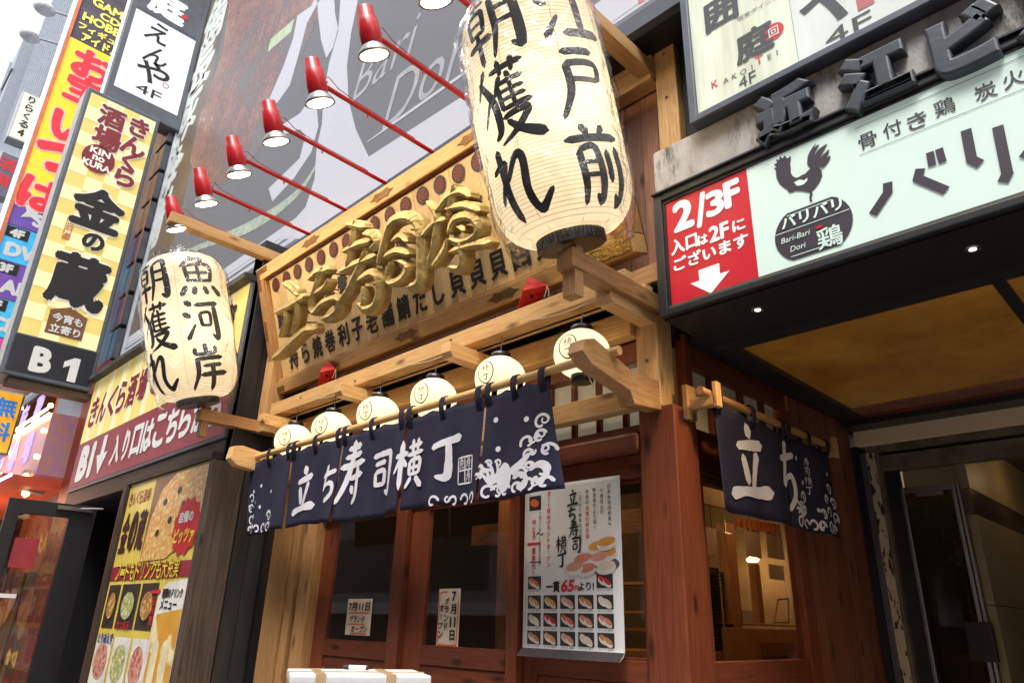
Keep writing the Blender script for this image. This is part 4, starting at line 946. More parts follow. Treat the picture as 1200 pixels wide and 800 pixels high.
m = MB(); put(m, FP1, 'おつまみ', -7.69, -.10, .08, .03, w=.34, lift=.007); col(m, FP1, '一品料理', -7.03, .22, .07, .03, lift=.007); m.build('lettering', redp, P1)
for i, (a, b, mt) in enumerate(((-8.34, -7.88, meatp), (-7.84, -7.40, salad), (-7.36, -6.98, meatp))):
    m = MB(); m.add([FP1(a + .02, -.62, .003), FP1(b, -.62, .003), FP1(b, -.20, .003), FP1(a + .02, -.2, .003)], [(0, 1, 2, 3)]); m.build('photo_card', mat('card_white', (.75, .72, .66), .5), P1)
    m = MB(); disc(m, FP1, (a + b) / 2, -.42, (b - a) * .4, .16, .005, 22); m.build('dish', mt, P1)
m = MB(); put(m, FP1, 'とりあえず', -8.08, -.22, .09, .035, w=.42, lift=.009); put(m, FP1, 'おさしみ', -7.15, -.60, .11, .035, w=.42, lift=.009); m.build('lettering', mat('letter_blue', (.03, .04, .16), .5), P1)
m = MB(); pts = [(-6.96, .16), (-6.80, .26), (-6.38, .28), (-6.37, -.60), (-6.55, -.78), (-6.85, -.74), (-6.98, -.5)]; m.add([FP1(*p, .003) for p in pts], [tuple(range(7))[::-1]]); m.build('drink_photo', mat('card_white', (.75, .72, .66), .5), P1)
m = MB(); pts = [(-6.92, .0), (-6.40, .05), (-6.40, -.58), (-6.56, -.74), (-6.84, -.70), (-6.94, -.5)]; m.add([FP1(*p, .005) for p in pts], [tuple(range(6))[::-1]]); m.build('drink_photo', beer, P1)
for x in (-6.80, -6.58): m = MB(); R_(m, x - .07, x + .07, -.60, -.25, .007); disc(m, FP1, x, -.24, .075, .05, .0075); m.build('beer_glass', mat('beer_foam', (.8, .68, .42), .4), P1)
m = MB(); put(m, FP1, '種類のドリンク', -6.66, .17, .08, .03, w=.44, lift=.007); put(m, FP1, 'メニュー', -6.70, .08, .08, .03, w=.36, lift=.007); m.build('lettering', ink, P1)
m = MB(); R_(m, -8.35, -7.2, -.9, -.66, .006); m.build('coupon_band', mat('coupon_green', (.04, .22, .08), .4), P1)
m = MB(); put(m, FP1, '営業中', -7.5, -.80, .2, .05, w=.5, lift=.01); put(m, FP1, '3', -7.92, -.78, .22, .05, lift=.01); m.build('lettering', redp, P1)
m = MB(); R_(m, -7.18, -6.33, -.9, -.77, .006); m.build('address_strip', mat('card_white', (.75, .72, .66), .5), P1)
m = MB(); put(m, FP1, '金の蔵 新宿西口2号店', -6.8, -.80, .05, .02, lift=.009); m.build('lettering', ink, P1)

# open glass door of the tavern
D1 = thing('tavern_door', 'open black framed glass door of the basement tavern at the lower left', 'door', (-9.2, 2.45, GZ))
for a, b, c, d in ((1.60, 1.72, GZ + .05, 1.12), (2.20, 2.46, GZ + .05, 1.12), (1.72, 2.20, .97, 1.12), (1.72, 2.20, GZ + .05, GZ + .3)):
    MB().box(-9.22, -9.17, a, b, c, d).build('door_frame', black, D1, .004)
MB().box(-9.197, -9.19, 1.72, 2.20, GZ + .3, .97).build('glass_pane', glassy('door_glass', (.55, .52, .5), 1.5, base=.05), D1)
MB().box(-9.16, -9.12, 2.05, 2.4, 1.05, 1.09).tube((-9.14, 2.2, 1.07), (-9.1, 2.5, 1.10), .012, 6).build('door_closer', steel, D1)
m = MB(); FD = FX(-9.188); rect(m, FD, 1.75, 1.98, .42, .72, .003); m.build('sticker', mat('sticker_red', (.35, .03, .04), .5), D1)
m = MB(); rect(m, FD, 1.73, 1.90, .12, .16, .003); m.build('sticker', white, D1)

# ================================================================ PROJECTING SIGNS
def psign(name, label, X_, y0, y1, z0, z1, side=None, th=.42):
    t = thing(name, label, 'sign', (X_, y1, z0))
    MB().box(X_ - th, X_, y0, y1, z0, z1).build('sign_box', greyf, t, .02)
    if side: MB().box(X_ - th + .03, X_ - .03, y0 - .012, y0 - .004, z0 + .04, z1 - .04).build('side_panel', side, t)
    return t
XB = -10.8; FB1 = FX(XB)
T = psign('basement_tavern_sign', 'tall yellow checked sign box with B1 in white on black at its foot', XB, 1.385, 2.46, 2.84, 7.48, mat('side_pale', (.45, .44, .42), .5, emit=.05))
yel1 = mat('sign_yellow_plain', (.66, .52, .15), .4, var=.03, emit=.25); yel2 = mat('sign_yellow_pale', (.76, .68, .36), .4, var=.03, emit=.27)
m = MB(); rect(m, FB1, 1.445, 2.40, 3.42, 7.40, .004); m.build('yellow_panel', yel1, T)
cw = .955 / 4
for j in range(17):
    for i in range(4):
        if (i + j) % 2: m = MB(); rect(m, FB1, 1.445 + i * cw, 1.445 + (i + 1) * cw, 3.42 + j * cw * .98, 3.42 + (j + 1) * cw * .98, .008); m.build('checker_square', yel2, T)
m = MB(); rect(m, FB1, 1.43, 2.42, 2.90, 3.40, .004); m.build('black_panel', mat('panel_black', (.018, .018, .024), .3), T)
def pt(mb, F, s, px, py, h, bold, lift, w=None, **k): x, y = F.px(px, py); put(mb, F, s, x, y, h, bold, w=w, lift=lift, **k)
for bd, lf, mt, nm in ((.085, .014, cream, 'lettering_halo'), (.04, .020, maroon, 'lettering')):
    m = MB()
    pt(m, FB1, '酒', 131, 139, .36, bd, lf); pt(m, FB1, '場', 125, 163, .38, bd, lf)
    for ch, px, py in (('き', 163, 151), ('ん', 156, 172), ('く', 151, 190), ('ら', 146, 208)): pt(m, FB1, ch, px, py, .33, bd, lf)
    m.build(nm, mt, T)
for bd, lf, mt, nm in ((.085, .014, cream, 'lettering_halo'), (.05, .020, ink, 'lettering')):
    m = MB(); pt(m, FB1, '金', 115, 246, .66, bd, lf, w=.72); pt(m, FB1, 'の', 109, 284, .26, bd, lf, w=.3); pt(m, FB1, '蔵', 92, 330, .80, bd, lf, w=.76); m.build(nm, mt, T)
x, y = FB1.px(115, 187); m = MB(); disc(m, FB1, x, y, .225, .24, .016, 28); o = m.build('round_logo', maroon, T)
m = MB(); put(m, FB1, 'KIN', x, y + .12, .11, .04, w=.28, lift=.022); put(m, FB1, 'no', x, y, .08, .04, lift=.022); put(m, FB1, 'KURA', x, y - .12, .11, .04, w=.38, lift=.022); m.build('logo_lettering', cream, o).location = (0, 0, 0)
x, y = FB1.px(80, 268); m = MB(); rect(m, FB1, x - .05, x + .05, y - .18, y + .18, .010); o = m.build('red_seal', mat('seal_orange', (.6, .2, .06), .6), T)
m = MB(); col(m, FB1, '居酒屋', x, y + .17, .09, .02, lift=.013); m.build('seal_lettering', yel2, o).location = (0, 0, 0)
x, y = FB1.px(78, 379); m = MB(); m.add([FB1(x + a, y + b, .012) for a, b in ((-.23, -.20), (.23, -.20), (.23, .13), (.26, .13), (0, .24), (-.26, .13), (-.23, .13))], [tuple(range(7))]); o = m.build('wooden_plaque_print', mat('plaque_brown', (.22, .09, .03), .6), T)
m = MB(); put(m, FB1, '今宵も', x, y + .05, .13, .03, w=.38, lift=.018); put(m, FB1, '立寄り', x, y - .11, .13, .03, w=.38, lift=.018); m.build('plaque_lettering', white, o).location = (0, 0, 0)
m = MB(); pt(m, FB1, 'B', 48.5, 422, .33, .05, .010, w=.25); x, y = FB1.px(83, 433); m.add([FB1(x + a, y + b, .010) for a, b in ((-.02, -.17), (.085, -.17), (.085, .17), (.01, .17), (-.10, .09), (-.10, .0), (-.02, .055))], [tuple(range(7))]); m.build('lettering', white, T)
MB().box(-11.1, -10.86, 1.5, 2.5, 2.74, 2.83).build('underside_tray', mat('tray_brown', (.14, .09, .06), .6), T, .01)

XE = -10.9; FE = FX(XE)
T = psign('projecting_sign', 'white lit sign box with flowing black hiragana and 4F above the yellow sign', XE, 1.614, 2.80, 7.50, 13.4, mat('side_white', (.75, .76, .80), .4, emit=.3), .32)
wl = mat('lit_white', (.74, .76, .80), .4, var=.02, emit=.16)
m = MB(); zw = FE.px(190, 27)[1]; rect(m, FE, 1.71, 2.704, 7.77, zw, .004); m.build('white_panel', wl, T)
m = MB(); rect(m, FE, 1.71, 2.704, zw + .05, 13.2, .004); m.build('slate_panel', mat('panel_slate', (.09, .10, .12), .4, emit=.02), T)
m = MB(); pt(m, FE, 'え', 186, 40, .40, .012, .008, shear=.2); pt(m, FE, 'ん', 184, 67, .36, .012, .008, shear=.2); pt(m, FE, 'や', 179, 86, .44, .02, .008, shear=.1, w=.52); pt(m, FE, '4F', 174, 108, .17, .0, .008, w=.4); m.build('lettering', ink, T)
x, y = FE.px(194, 101); m = MB(); ring(m, FE, x, y, .045, .012, .01); m.build('red_seal', redp, T)
m = MB(); pt(m, FE, '庭', 197, 8, .55, .045, .010, w=.62); m.build('lettering', wl, T)
x, y = FE.px(216, 21); m = MB(); disc(m, FE, x, y, .055, .055, .012, 10); m.build('red_seal', redp, T)
MB().box(-11.2, -10.95, 2.79, 2.9, 7.8, 7.9).build('bracket', steel, T)

XY = -14.0; FYl = FX(XY)
T = psign('game_shop_sign', 'tall yellow sign with big red hiragana and coloured floor list behind the tavern sign', XY, 1.20, 2.35, 3.5, 17.0, mat('side_white2', (.78, .78, .78), .4, emit=.25), .5)
y2 = mat('bright_yellow', (.85, .52, .03), .4, var=.05, emit=.4)
m = MB(); zy = FYl.px(92, 48)[1]; rect(m, FYl, 1.26, 2.3, 7.0, zy, .004); m.build('yellow_panel', y2, T)
m = MB(); rect(m, FYl, 1.26, 2.3, zy + .03, 16.9, .004); m.build('dark_panel', mat('panel_stripe', (.09, .07, .10), .5, var=.3, scale=1.5, stretch=(1, .2, 6), emit=.05), T)
m = MB(); m.box(XY, XY + .03, 1.2, 1.255, 3.5, 17); m.build('orange_edge', mat('edge_orange', (.7, .18, .06), .5, emit=.12), T)
m = MB()
for s, px, py, h in (('GAME', 131, 13, .20), ('CD', 129, 24, .17), ('HOBBY', 125, 33, .20), ('フィギュア', 120, 43, .17), ('アイドル', 118, 54, .20)): pt(m, FYl, s, px, py, h, .04, .010, w=.17 * len(s) + .04)
m.build('lettering', mat('letter_yellow2', (.85, .75, .12), .5, emit=.3), T)
rr = mat('letter_red2', (.75, .03, .05), .5, emit=.2)
for bd, lf, mt, nm in ((.085, .010, mat('letter_pink', (.85, .5, .5), .5, emit=.2), 'lettering_halo'), (.05, .016, rr, 'lettering')):
    m = MB(); pt(m, FYl, 'お', 110, 80, .66, bd, lf, w=.78); pt(m, FYl, '宝', 100, 108, .62, bd, lf, w=.72); pt(m, FYl, 'い', 84, 152, .6, bd, lf); pt(m, FYl, 'っ', 70, 186, .6, bd, lf); pt(m, FYl, 'ぱ', 50, 228, .7, bd, lf); m.build(nm, mt, T)
m = MB(); x, y = FYl.px(37, 250); m.add([FYl(x + .2 * math.cos(i * PI / 4) * (1 if i % 2 else .4), y + .2 * math.sin(i * PI / 4) * (1 if i % 2 else .4), .01) for i in range(8)], [tuple(range(8))]); m.build('white_spark', white, T)
zz = 7.0
for i, (fl, c, s) in enumerate((('5F', (.12, .06, .30), 'S'), ('4F', (.05, .38, .70), 'DVD'), ('3F', (.14, .06, .32), 'AD'), ('2F', (.05, .40, .65), 'CD'), ('1F', (.5, .05, .25), 'GAME'))):
    m = MB(); rect(m, FYl, 1.26, 2.3, zz - .68 * (i + 1), zz - .68 * i - .02, .004); o = m.build('floor_panel', mat('floor_%s' % fl, c, .4, emit=.3), T)
    m = MB(); put(m, FYl, s, 1.68, zz - .68 * i - .46, .24, .06, lift=.01); m.build('floor_lettering', white, o).location = (0, 0, 0)
    m = MB(); rect(m, FYl, 1.27, 1.62, zz - .68 * i - .24, zz - .68 * i - .03, .008); t2 = m.build('floor_tag', ink, o); t2.location = (0, 0, 0)
    m = MB(); put(m, FYl, fl, 1.44, zz - .68 * i - .14, .15, .07, lift=.012); m.build('tag_lettering', white, o).location = (0, 0, 0)

# small signs further down the street
def small_sign(name, label, X_, pts, face, s, ink_, arm=True):
    ps = [atx(*q, X_) for q in pts]; y0, y1 = min(p.y for p in ps), max(p.y for p in ps); z0, z1 = min(p.z for p in ps), max(p.z for p in ps)
    t = thing(name, label, 'sign', (X_, y1, z0)); MB().box(X_ - .5, X_, y0, y1, z0, z1).build('sign_box', mat('sign_side', (.35, .36, .36), .5), t, .03)
    F = FX(X_); m = MB(); b = (y1 - y0) * .08; rect(m, F, y0 + b, y1 - b, z0 + b, z1 - b, .006); m.build('panel', face, t)
    m = MB(); h = (z1 - z0) / (len(s) + .6); col(m, F, s, (y0 + y1) / 2, z1 - h * .3, h * .8, .03, step=1.22, lift=.012); m.build('lettering', ink_, t)
    if arm: MB().box(X_ - .35, X_ - .2, y1, y1 + 1.0, z1 - .4, z1 - .3).build('bracket', steel, t)
small_sign('projecting_sign', 'small white sign with vertical writing and 4F high on the grey building', -25, [(27, 106), (48, 115), (8, 160), (35, 167)], mat('pale_sign', (.62, .60, .50), .5, emit=.2), 'りらくる4', ink)
small_sign('projecting_sign', 'small dark sign with reddish writing below the white 4F sign', -24, [(2, 176), (22, 184), (-12, 224), (8, 232)], mat('violet_sign', (.12, .12, .18), .5), '酒肴', redp)
small_sign('orange_shop_sign', 'orange box sign with blue writing under the tavern sign at the left edge', -11.6, [(31, 462), (-30, 528)], mat('orange_sign', (.85, .38, .02), .4, emit=.35), '無料', mat('letter_blue2', (.03, .22, .65), .5, emit=.2), False)

# ================================================================ RED SHOP BELOW THE SIGNS
Rd = thing('red_arcade_shop', 'brightly lit red shop front further left behind the open tavern door', 'shop', (-14, 3, GZ))
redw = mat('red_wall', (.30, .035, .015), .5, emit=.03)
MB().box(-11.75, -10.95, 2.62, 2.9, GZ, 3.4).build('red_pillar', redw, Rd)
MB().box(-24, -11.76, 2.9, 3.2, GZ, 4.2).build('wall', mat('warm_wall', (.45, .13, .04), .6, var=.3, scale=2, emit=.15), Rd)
MB().box(-24, -11.8, 1.9, 2.9, 1.62, 1.75).build('awning', mat('awning_red', (.62, .08, .03), .5, emit=.12), Rd)
Fr = FY(2.3)
ip = mat('sign_montage', (.26, .13, .30), .4, var=.5, scale=9, emit=.12, dark=(.55, .28, .10))
MB().box(aty(7, 520, 2.3).x, -11.9, 2.3, 2.8, aty(40, 556, 2.3).z, aty(40, 497, 2.3).z).build('sign_box', ip, Rd)
m = MB()
for i in range(14): put(m, Fr, random.choice('カラオケ麻雀酒場歌館遊'), -18.6 + (i % 7) * .95, 2.95 - (i // 7) * .62, .5, .05, lift=.01)
m.build('lettering', mat('neon_violet', (.35, .28, .75), .5, emit=.5), Rd)
m = MB()
for i in range(3): ribbon(m, Fr, [(-16.5 + i, 2.15, .05), (-16.3 + i, 2.8, .05), (-16.0 + i, 2.3, .05), (-15.7 + i, 2.7, .05), (-15.5 + i, 2.2, .05)], .02)
m.build('script_lettering', mat('neon_pink', (.85, .55, .6), .5, emit=.6), Rd)
lampm = glow('warm_bulb', (1, .62, .28), 5)
for z, y in ((aty(40, 489, 2.22).z, 2.22), (aty(40, 496, 2.26).z, 2.26)): MB().tube((-19, y, z), (-11.9, y, z), .022, 6).build('light_strip', lampm, Rd)
for i in range(16): MB().lathe([(.001, -.04), (.035, -.02), (.035, .02), (.001, .04)], 8, Matrix.Translation((-11.95 - (i // 4) * 2.2, 2.26, 3.2 - (i % 4) * .38))).build('bulb', lampm, Rd)
for i in range(10): MB().lathe([(.001, -.05), (.045, -.02), (.045, .02), (.001, .05)], 8, Matrix.Translation((-12.2 - i * .7, 2.24, 1.80))).build('bulb', lampm, Rd)
MB().tube((-14.6, 1.86, 1.62), (-11.0, 1.86, 1.62), .02, 6).build('neon_tube', glow('blue_neon', (.15, .3, 1), 4), Rd)
burg = food('burger_print', (.72, .32, .08), (.50, .14, .04), (.85, .55, .22), 6)
for i in range(4):
    x = -11.9 - i * 1.5
    MB().box(x - 1.3, x, 2.80, 2.84, -.9, .55).build('poster', mat('poster_dark', (.12, .03, .02), .4, emit=.05), Rd)
    m = MB(); F2 = FY(2.795)
    for q in range(5): disc(m, F2, x - .3 - .35 * (q % 2) - .1 * q, -.1 - .18 * (q // 2) + .25, .24, .17, .004 + q * .002, 16)
    m.build('poster_food', burg, Rd)
    m = MB(); put(m, F2, random.choice(('くいもの', '食べ放題', '飲み放題')), x - .65, -.62, .22, .05, w=1.0, lift=.02); put(m, F2, '大人気', x - .65, .95, .3, .05, lift=.02); m.build('poster_lettering', mat('letter_yellow3', (.85, .55, .1), .5, emit=.4), Rd)
light('shop_light', (-14, 1.6, 1.4), 60, (1, .5, .25), .3, parent=Rd)
p = atx(44, 565, -12.2)
cc = thing('loudspeaker', 'light grey wall speaker box hanging under the flashing shop sign', 'speaker', p)
MB().prism(frame(p, (0, 1, 0), (0, 0, 1)), [(-.17, -.12), (.12, -.16), (.19, .14), (-.2, .17)], -.2, 0).build('housing', mat('housing', (.42, .43, .45), .4), cc, .02)
MB().tube(p + Vector((-.1, .1, .1)), p + Vector((-.1, .9, .3)), .02, 6).build('bracket', steel, cc)
sw_ = thing('hanging_lamp', 'small bare warm bulb hanging under the grey speaker box', 'lamp', atx(30, 578, -12.4))
MB().lathe([(.001, -.06), (.05, -.02), (.05, .02), (.001, .05)], 10, Matrix.Translation(atx(30, 578, -12.4))).build('bulb', lampm, sw_)
MB().tube(atx(30, 577, -12.4), atx(30, 577, -12.4) + Vector((0, 0, .4)), .006, 5).build('cord', black, sw_)

# ================================================================ FAR BUILDINGS
fb1 = mat('far_grey', (.30, .33, .38), .6, var=.06); fb2 = mat('far_glass', (.34, .37, .43), .25, var=.15)  # haze put into the lightened colours of the far buildings
def far(x0, x1, y0, z1, m1, label, bands=True, ribs=0):
    t = thing('office_building', label, 'building', ((x0 + x1) / 2, y0, GZ)); MB().box(x0, x1, y0, y0 + 14, GZ, z1).build('wall', m1, t)
    if bands:
        z = 4.0
        while z < z1 - 2: MB().box(x0 - .06, x1 + .06, y0 - .08, y0, z, z + .12).build('floor_band', mat('far_band', (.13, .15, .19), .5), t); z += 3.4
    for i in range(ribs):
        x = x0 + (x1 - x0) * (i + .5) / ribs; MB().box(x - .1, x + .1, y0 - .14, y0 - .02, 1, z1 - .5).build('rib', mat('far_rib', (.30, .33, .38), .5), t)
    return t
far(-30, -15, 2.9, 34, fb1, 'grey panelled building behind the yellow game shop sign', True)
far(-46, -31, 2.7, 36, fb2, 'bluish glazed building at the far left with vertical ribs', True, 14)
far(-80, -47, 2.0, 34, fb1, 'distant grey building at the far end of the left side of the street', True, 6)
for i, (px, py) in enumerate(((52, 10), (35, 42))):
    p = atx(px, py, -30 - 2 * i); t = thing('street_spotlight', ('upper' if i == 0 else 'lower') + ' small white lamp jutting from the grey building against the sky', 'lamp', p)
    MB().lathe([(.001, .2), (.3, .16), (.42, -.05), (.3, -.16), (.001, -.2)], 14, Matrix.Translation(p)).build('head', mat('lamp_white', (.8, .8, .8), .3), t); MB().tube(p, (p.x, 2.9, p.z + .35), .05, 6).build('arm', steel, t)
fe = thing('steel_ladder', 'pale steel signpost strip along the left edge of the yellow sign', 'frame', (-15.5, 1.4, 5))
MB().box(-15.6, -15.3, 1.25, 1.32, 4, 17).build('rail', mat('side_white2', (.78, .78, .78), .4, emit=.25), fe)
for i in range(9): MB().box(-15.58, -15.32, 1.32, 1.9, 5 + i * 1.3, 5.08 + i * 1.3).build('rung', mat('side_white2', (.78, .78, .78), .4, emit=.25), fe)

# ================================================================ THE BILLBOARD
YB = 2.8; FBd = FY(YB)
_FB = FBd
def FBd(a, b, c=0): return _FB(a, b, c * .16)      # print lies practically flat on the billboard
FBd.px = _FB.px
BB = thing('billboard', 'huge grey and white billboard with sweeping white shapes above the sushi shop', 'billboard', (-5, YB, 3.34))
bgrey = mat('billboard_grey', (.165, .17, .19), .6, var=.04, scale=.4); bwhite = mat('billboard_white', (.56, .58, .65), .6, var=.03, scale=.5)
MB().box(-10.95, 9.0, 2.8, 3.42, 3.46, 12.5).build('panel', bgrey, BB)
MB().box(-10.97, 9.0, 2.77, 3.43, 3.335, 3.458).build('bottom_frame', mat('frame_blue_grey', (.075, .085, .11), .5), BB)
MB().box(-10.9, 9.0, 2.83, 3.40, 3.325, 3.334).build('underside', black, BB)
MB().box(-11.0, -10.955, 2.76, 3.42, 3.335, 12.5).build('edge_frame', mat('frame_white', (.6, .62, .66), .4), BB)
xs0, xs1 = -10.94, 9.0
zt_ = aty(312, 280, YB).z
for a, b, mt, nm in ((3.465, 3.53, bgrey, 'stripe_grey'), (3.53, zt_, bwhite, 'stripe_white'), ):
    m = MB(); rect(m, FBd, xs0, xs1, a, b, .004); m.build(nm, mt, BB)
for (px, py, th) in ((716, 20, .035), (711, 14, .008)):
    z = aty(px, py, YB).z; m = MB(); rect(m, FBd, xs0, xs1, z - th / 2, z + th / 2, .007); m.build('stripe_line', mat('line_grey', (.13, .14, .17), .4), BB)
def C5(pts): return [(150 + x / 2.9625, y / 2.9625) for x, y in pts]
def C2(pts): return [(176 + x / 2.964, y / 2.964) for x, y in pts]
def C4(pts): return [(200 + x / 4, y / 4) for x, y in pts]
meat = None
mm, n, b = _new('billboard_photo'); L = n.links; tc = n.nodes.new('ShaderNodeTexCoord'); mp = n.nodes.new('ShaderNodeMapping'); mp.inputs['Rotation'].default_value = (0, .5, 0); mp.inputs['Scale'].default_value = (2.6, 1, .8)
nz = n.nodes.new('ShaderNodeTexNoise'); nz.inputs['Scale'].default_value = 7; nz.inputs['Detail'].default_value = 8; nz.inputs['Roughness'].default_value = .85; L.new(tc.outputs['Object'], mp.inputs[0]); L.new(mp.outputs[0], nz.inputs['Vector'])
n2 = n.nodes.new('ShaderNodeTexNoise'); n2.inputs['Scale'].default_value = .9; n2.inputs['Detail'].default_value = 3; L.new(tc.outputs['Object'], n2.inputs['Vector'])
ad = n.nodes.new('ShaderNodeMath'); ad.operation = 'MULTIPLY_ADD'; ad.inputs[1].default_value = .6; L.new(n2.outputs[0], ad.inputs[0]); L.new(nz.outputs[0], ad.inputs[2])
cr = n.nodes.new('ShaderNodeValToRGB'); e = cr.color_ramp.elements; e[0].position = .73; e[0].color = (.16, .16, .175, 1); e[1].position = 1.0; e[1].color = (.70, .62, .60, 1)
for ps, c in ((.77, (.13, .07, .06)), (.81, (.24, .07, .05)), (.845, (.48, .34, .32)), (.87, (.16, .07, .06)), (.92, (.30, .14, .07))): q = e.new(ps); q.color = (*c, 1)
L.new(ad.outputs[0], cr.inputs[0]); L.new(cr.outputs[0], b.inputs['Base Color']); b.inputs['Roughness'].default_value = .4
m = MB(); pxpoly(m, FBd, C5([(360, -60), (700, -60), (660, 60), (600, 200), (560, 280), (480, 380), (500, 470), (420, 560), (330, 640), (255, 640), (215, 560), (250, 400), (330, 180)]), .010); m.build('photo_print', mm, BB)
for nm, pts in (('white_stroke', C4([(690, -40), (660, 30), (595, 75), (575, 180), (530, 310), (460, 470), (500, 485), (560, 400), (600, 260), (640, 110), (720, -40)])),
                ('white_stroke', C2([(578, -60), (584, 60), (594, 140), (612, 203), (636, 165), (654, 100), (643, 50), (636, -60)])),
                ('white_stroke', C2([(665, -60), (654, 110), (622, 220), (603, 330), (597, 430), (578, 520), (572, 620), (540, 720), (440, 830), (520, 830), (1140, 420), (1700, 10), (1700, -60), (1140, 300), (760, 545), (715, 450), (690, 350), (684, 230), (698, 120), (735, -60)])),
                ('white_stroke', C2([(556, 345), (520, 395), (450, 440), (430, 480), (520, 450), (540, 470), (520, 550), (412, 655), (425, 700), (500, 620), (560, 530), (585, 440), (580, 380)]))):
    m = MB(); pxpoly(m, FBd, pts, .014); m.build(nm, bwhite, BB)
m = MB(); pxpoly(m, FBd, C4([(580, 90), (470, 185), (455, 245), (565, 150)]), .015); m.build('green_print', mat('pale_green', (.50, .62, .42), .4), BB)
m = MB(); pxline(m, FBd, [(205, 300, .02), (245, 285, .10), (300, 262, .16), (350, 225, .10), (378, 180, .03)], .013); m.build('leek_print', mat('pale_leek', (.42, .50, .42), .5, var=.2, scale=9), BB)
m = MB(); pxline(m, FBd, [(372, 150, .03), (392, 110, .09), (402, 60, .10), (408, 0, .1)], .0125); m.build('green_print', mat('dull_green', (.14, .20, .16), .5, var=.25, scale=9), BB)
# upright lettering at the left border
lx0 = aty(150, 400, YB).x
m = MB(); rect(m, FBd, -10.93, -9.85, 3.80, 12.4, .006); m.build('border_print', mat('border_olive', (.16, .13, .10), .4, var=.15, scale=2), BB)
m = MB()
for ch, px, py in (('備', 253, 22), ('長', 238, 75), ('炭', 222, 125), ('火', 208, 168), ('焼', 195, 210), ('鶏', 180, 260)): pt(m, FBd, ch, px, py, 1.2, .03, .016, w=1.0)
m.build('lettering', mat('lettering_pale', (.68, .74, .70), .4), BB)
m = MB(); x, y = FBd.px(452, 68); put(m, FBd, 'Bari', x, y, .46, -.005, shear=.3, lift=.016, w=.95); x, y = FBd.px(510, 78); put(m, FBd, 'Dori', x - .05, y - .02, .54, -.005, shear=.3, lift=.016, w=1.2); m.build('script_lettering', mat('script_grey', (.40, .41, .46), .4), BB)
m = MB(); pxline(m, FBd, [(430, 167, .035), (530, 96, .035), (640, 20, .035)], .016, 2); m.build('underline', bwhite, BB)
m = MB(); x, y = FBd.px(748, 6); rect(m, FBd, x, 9, y - .0, 8, .018); m.build('pink_print', mat('pink', (.62, .20, .26), .4), BB)
# ================================================================ THE CONCRETE BUILDING ON THE RIGHT
conc = mat('stained_concrete', (.44, .415, .40), .85, var=.14, scale=3, bump=.35, bscale=40, stretch=(2.2, 2.2, .8), dark=(.27, .255, .235))
def add_moss(m):
    n = m.node_tree; b = n.nodes['Principled BSDF']; L = n.links; src = b.inputs['Base Color'].links[0].from_socket
    tc = n.nodes.new('ShaderNodeTexCoord'); mp = n.nodes.new('ShaderNodeMapping'); mp.inputs['Scale'].default_value = (3.2, 1, .9); L.new(tc.outputs['Object'], mp.inputs[0])
    nz = n.nodes.new('ShaderNodeTexNoise'); nz.inputs['Scale'].default_value = 1.7; nz.inputs['Detail'].default_value = 9; nz.inputs['Roughness'].default_value = .72; L.new(mp.outputs[0], nz.inputs['Vector'])
    r = n.nodes.new('ShaderNodeValToRGB'); r.color_ramp.elements[0].position = .50; r.color_ramp.elements[1].position = .62; L.new(nz.outputs[0], r.inputs[0])
    q = n.nodes.new('ShaderNodeMix'); q.data_type = 'RGBA'; L.new(r.outputs[0], q.inputs['Factor']); L.new(src, q.inputs[6]); q.inputs[7].default_value = (.055, .06, .042, 1); L.new(q.outputs[2], b.inputs['Base Color'])
add_moss(conc)
O = thing('concrete_building', 'concrete building on the right with raised dark characters on its stained lintel', 'building', (1, 3, GZ))
MB().box(-1.75, 6.0, 2.76, 3.2, 2.10, 2.396).build('lintel', conc, O, .008)
MB().box(-1.50, 6.0, 3.15, 3.42, 2.396, 6.0).build('wall', mat('dark_cladding', (.014, .012, .013), .55, var=.2), O)
MB().box(-1.70, -1.52, 3.05, 3.40, 1.60, 3.32).build('return_wall', black, O)
# raised characters
def solid(s, size, depth, bold, par, F, x, y, mt, name='raised_character', w=1.0):
    c = bpy.data.curves.new('t', 'FONT'); c.body = s; c.size = size; c.offset = bold; c.extrude = depth; c.bevel_depth = .012; c.bevel_resolution = 2; c.resolution_u = 4; c.align_x = 'CENTER'; c.align_y = 'CENTER'
    o = bpy.data.objects.new('t', c); COL.objects.link(o); me = bpy.data.meshes.new_from_object(o.evaluated_get(bpy.context.evaluated_depsgraph_get()))
    vs = [Vector(v.co) for v in me.vertices]; mx = (min(v.x for v in vs) + max(v.x for v in vs)) / 2; my = (min(v.y for v in vs) + max(v.y for v in vs)) / 2
    m = MB(); m.add([F(x + (v.x - mx) * w, y + v.y - my, v.z + depth) for v in vs], [tuple(p.vertices) for p in me.polygons])
    bpy.data.objects.remove(o); bpy.data.curves.remove(c); bpy.data.meshes.remove(me)
    return m.build(name, mt, par)
FL = FY(2.76); cast = mat('cast_metal', (.045, .055, .070), .38, .2, var=.3, scale=10, bump=.12, bscale=40, dark=(.035, .04, .045))
for ch, px, py, sz in (('近', 919, 132, .245), ('江', 1024, 90, .26), ('ビ', 1132, 44, .28), ('ル', 1245, -5, .29)):
    x, y = FL.px(px, py, .04); solid(ch, sz, .022, .012, O, FL, x, y - .0, cast, w=.98)
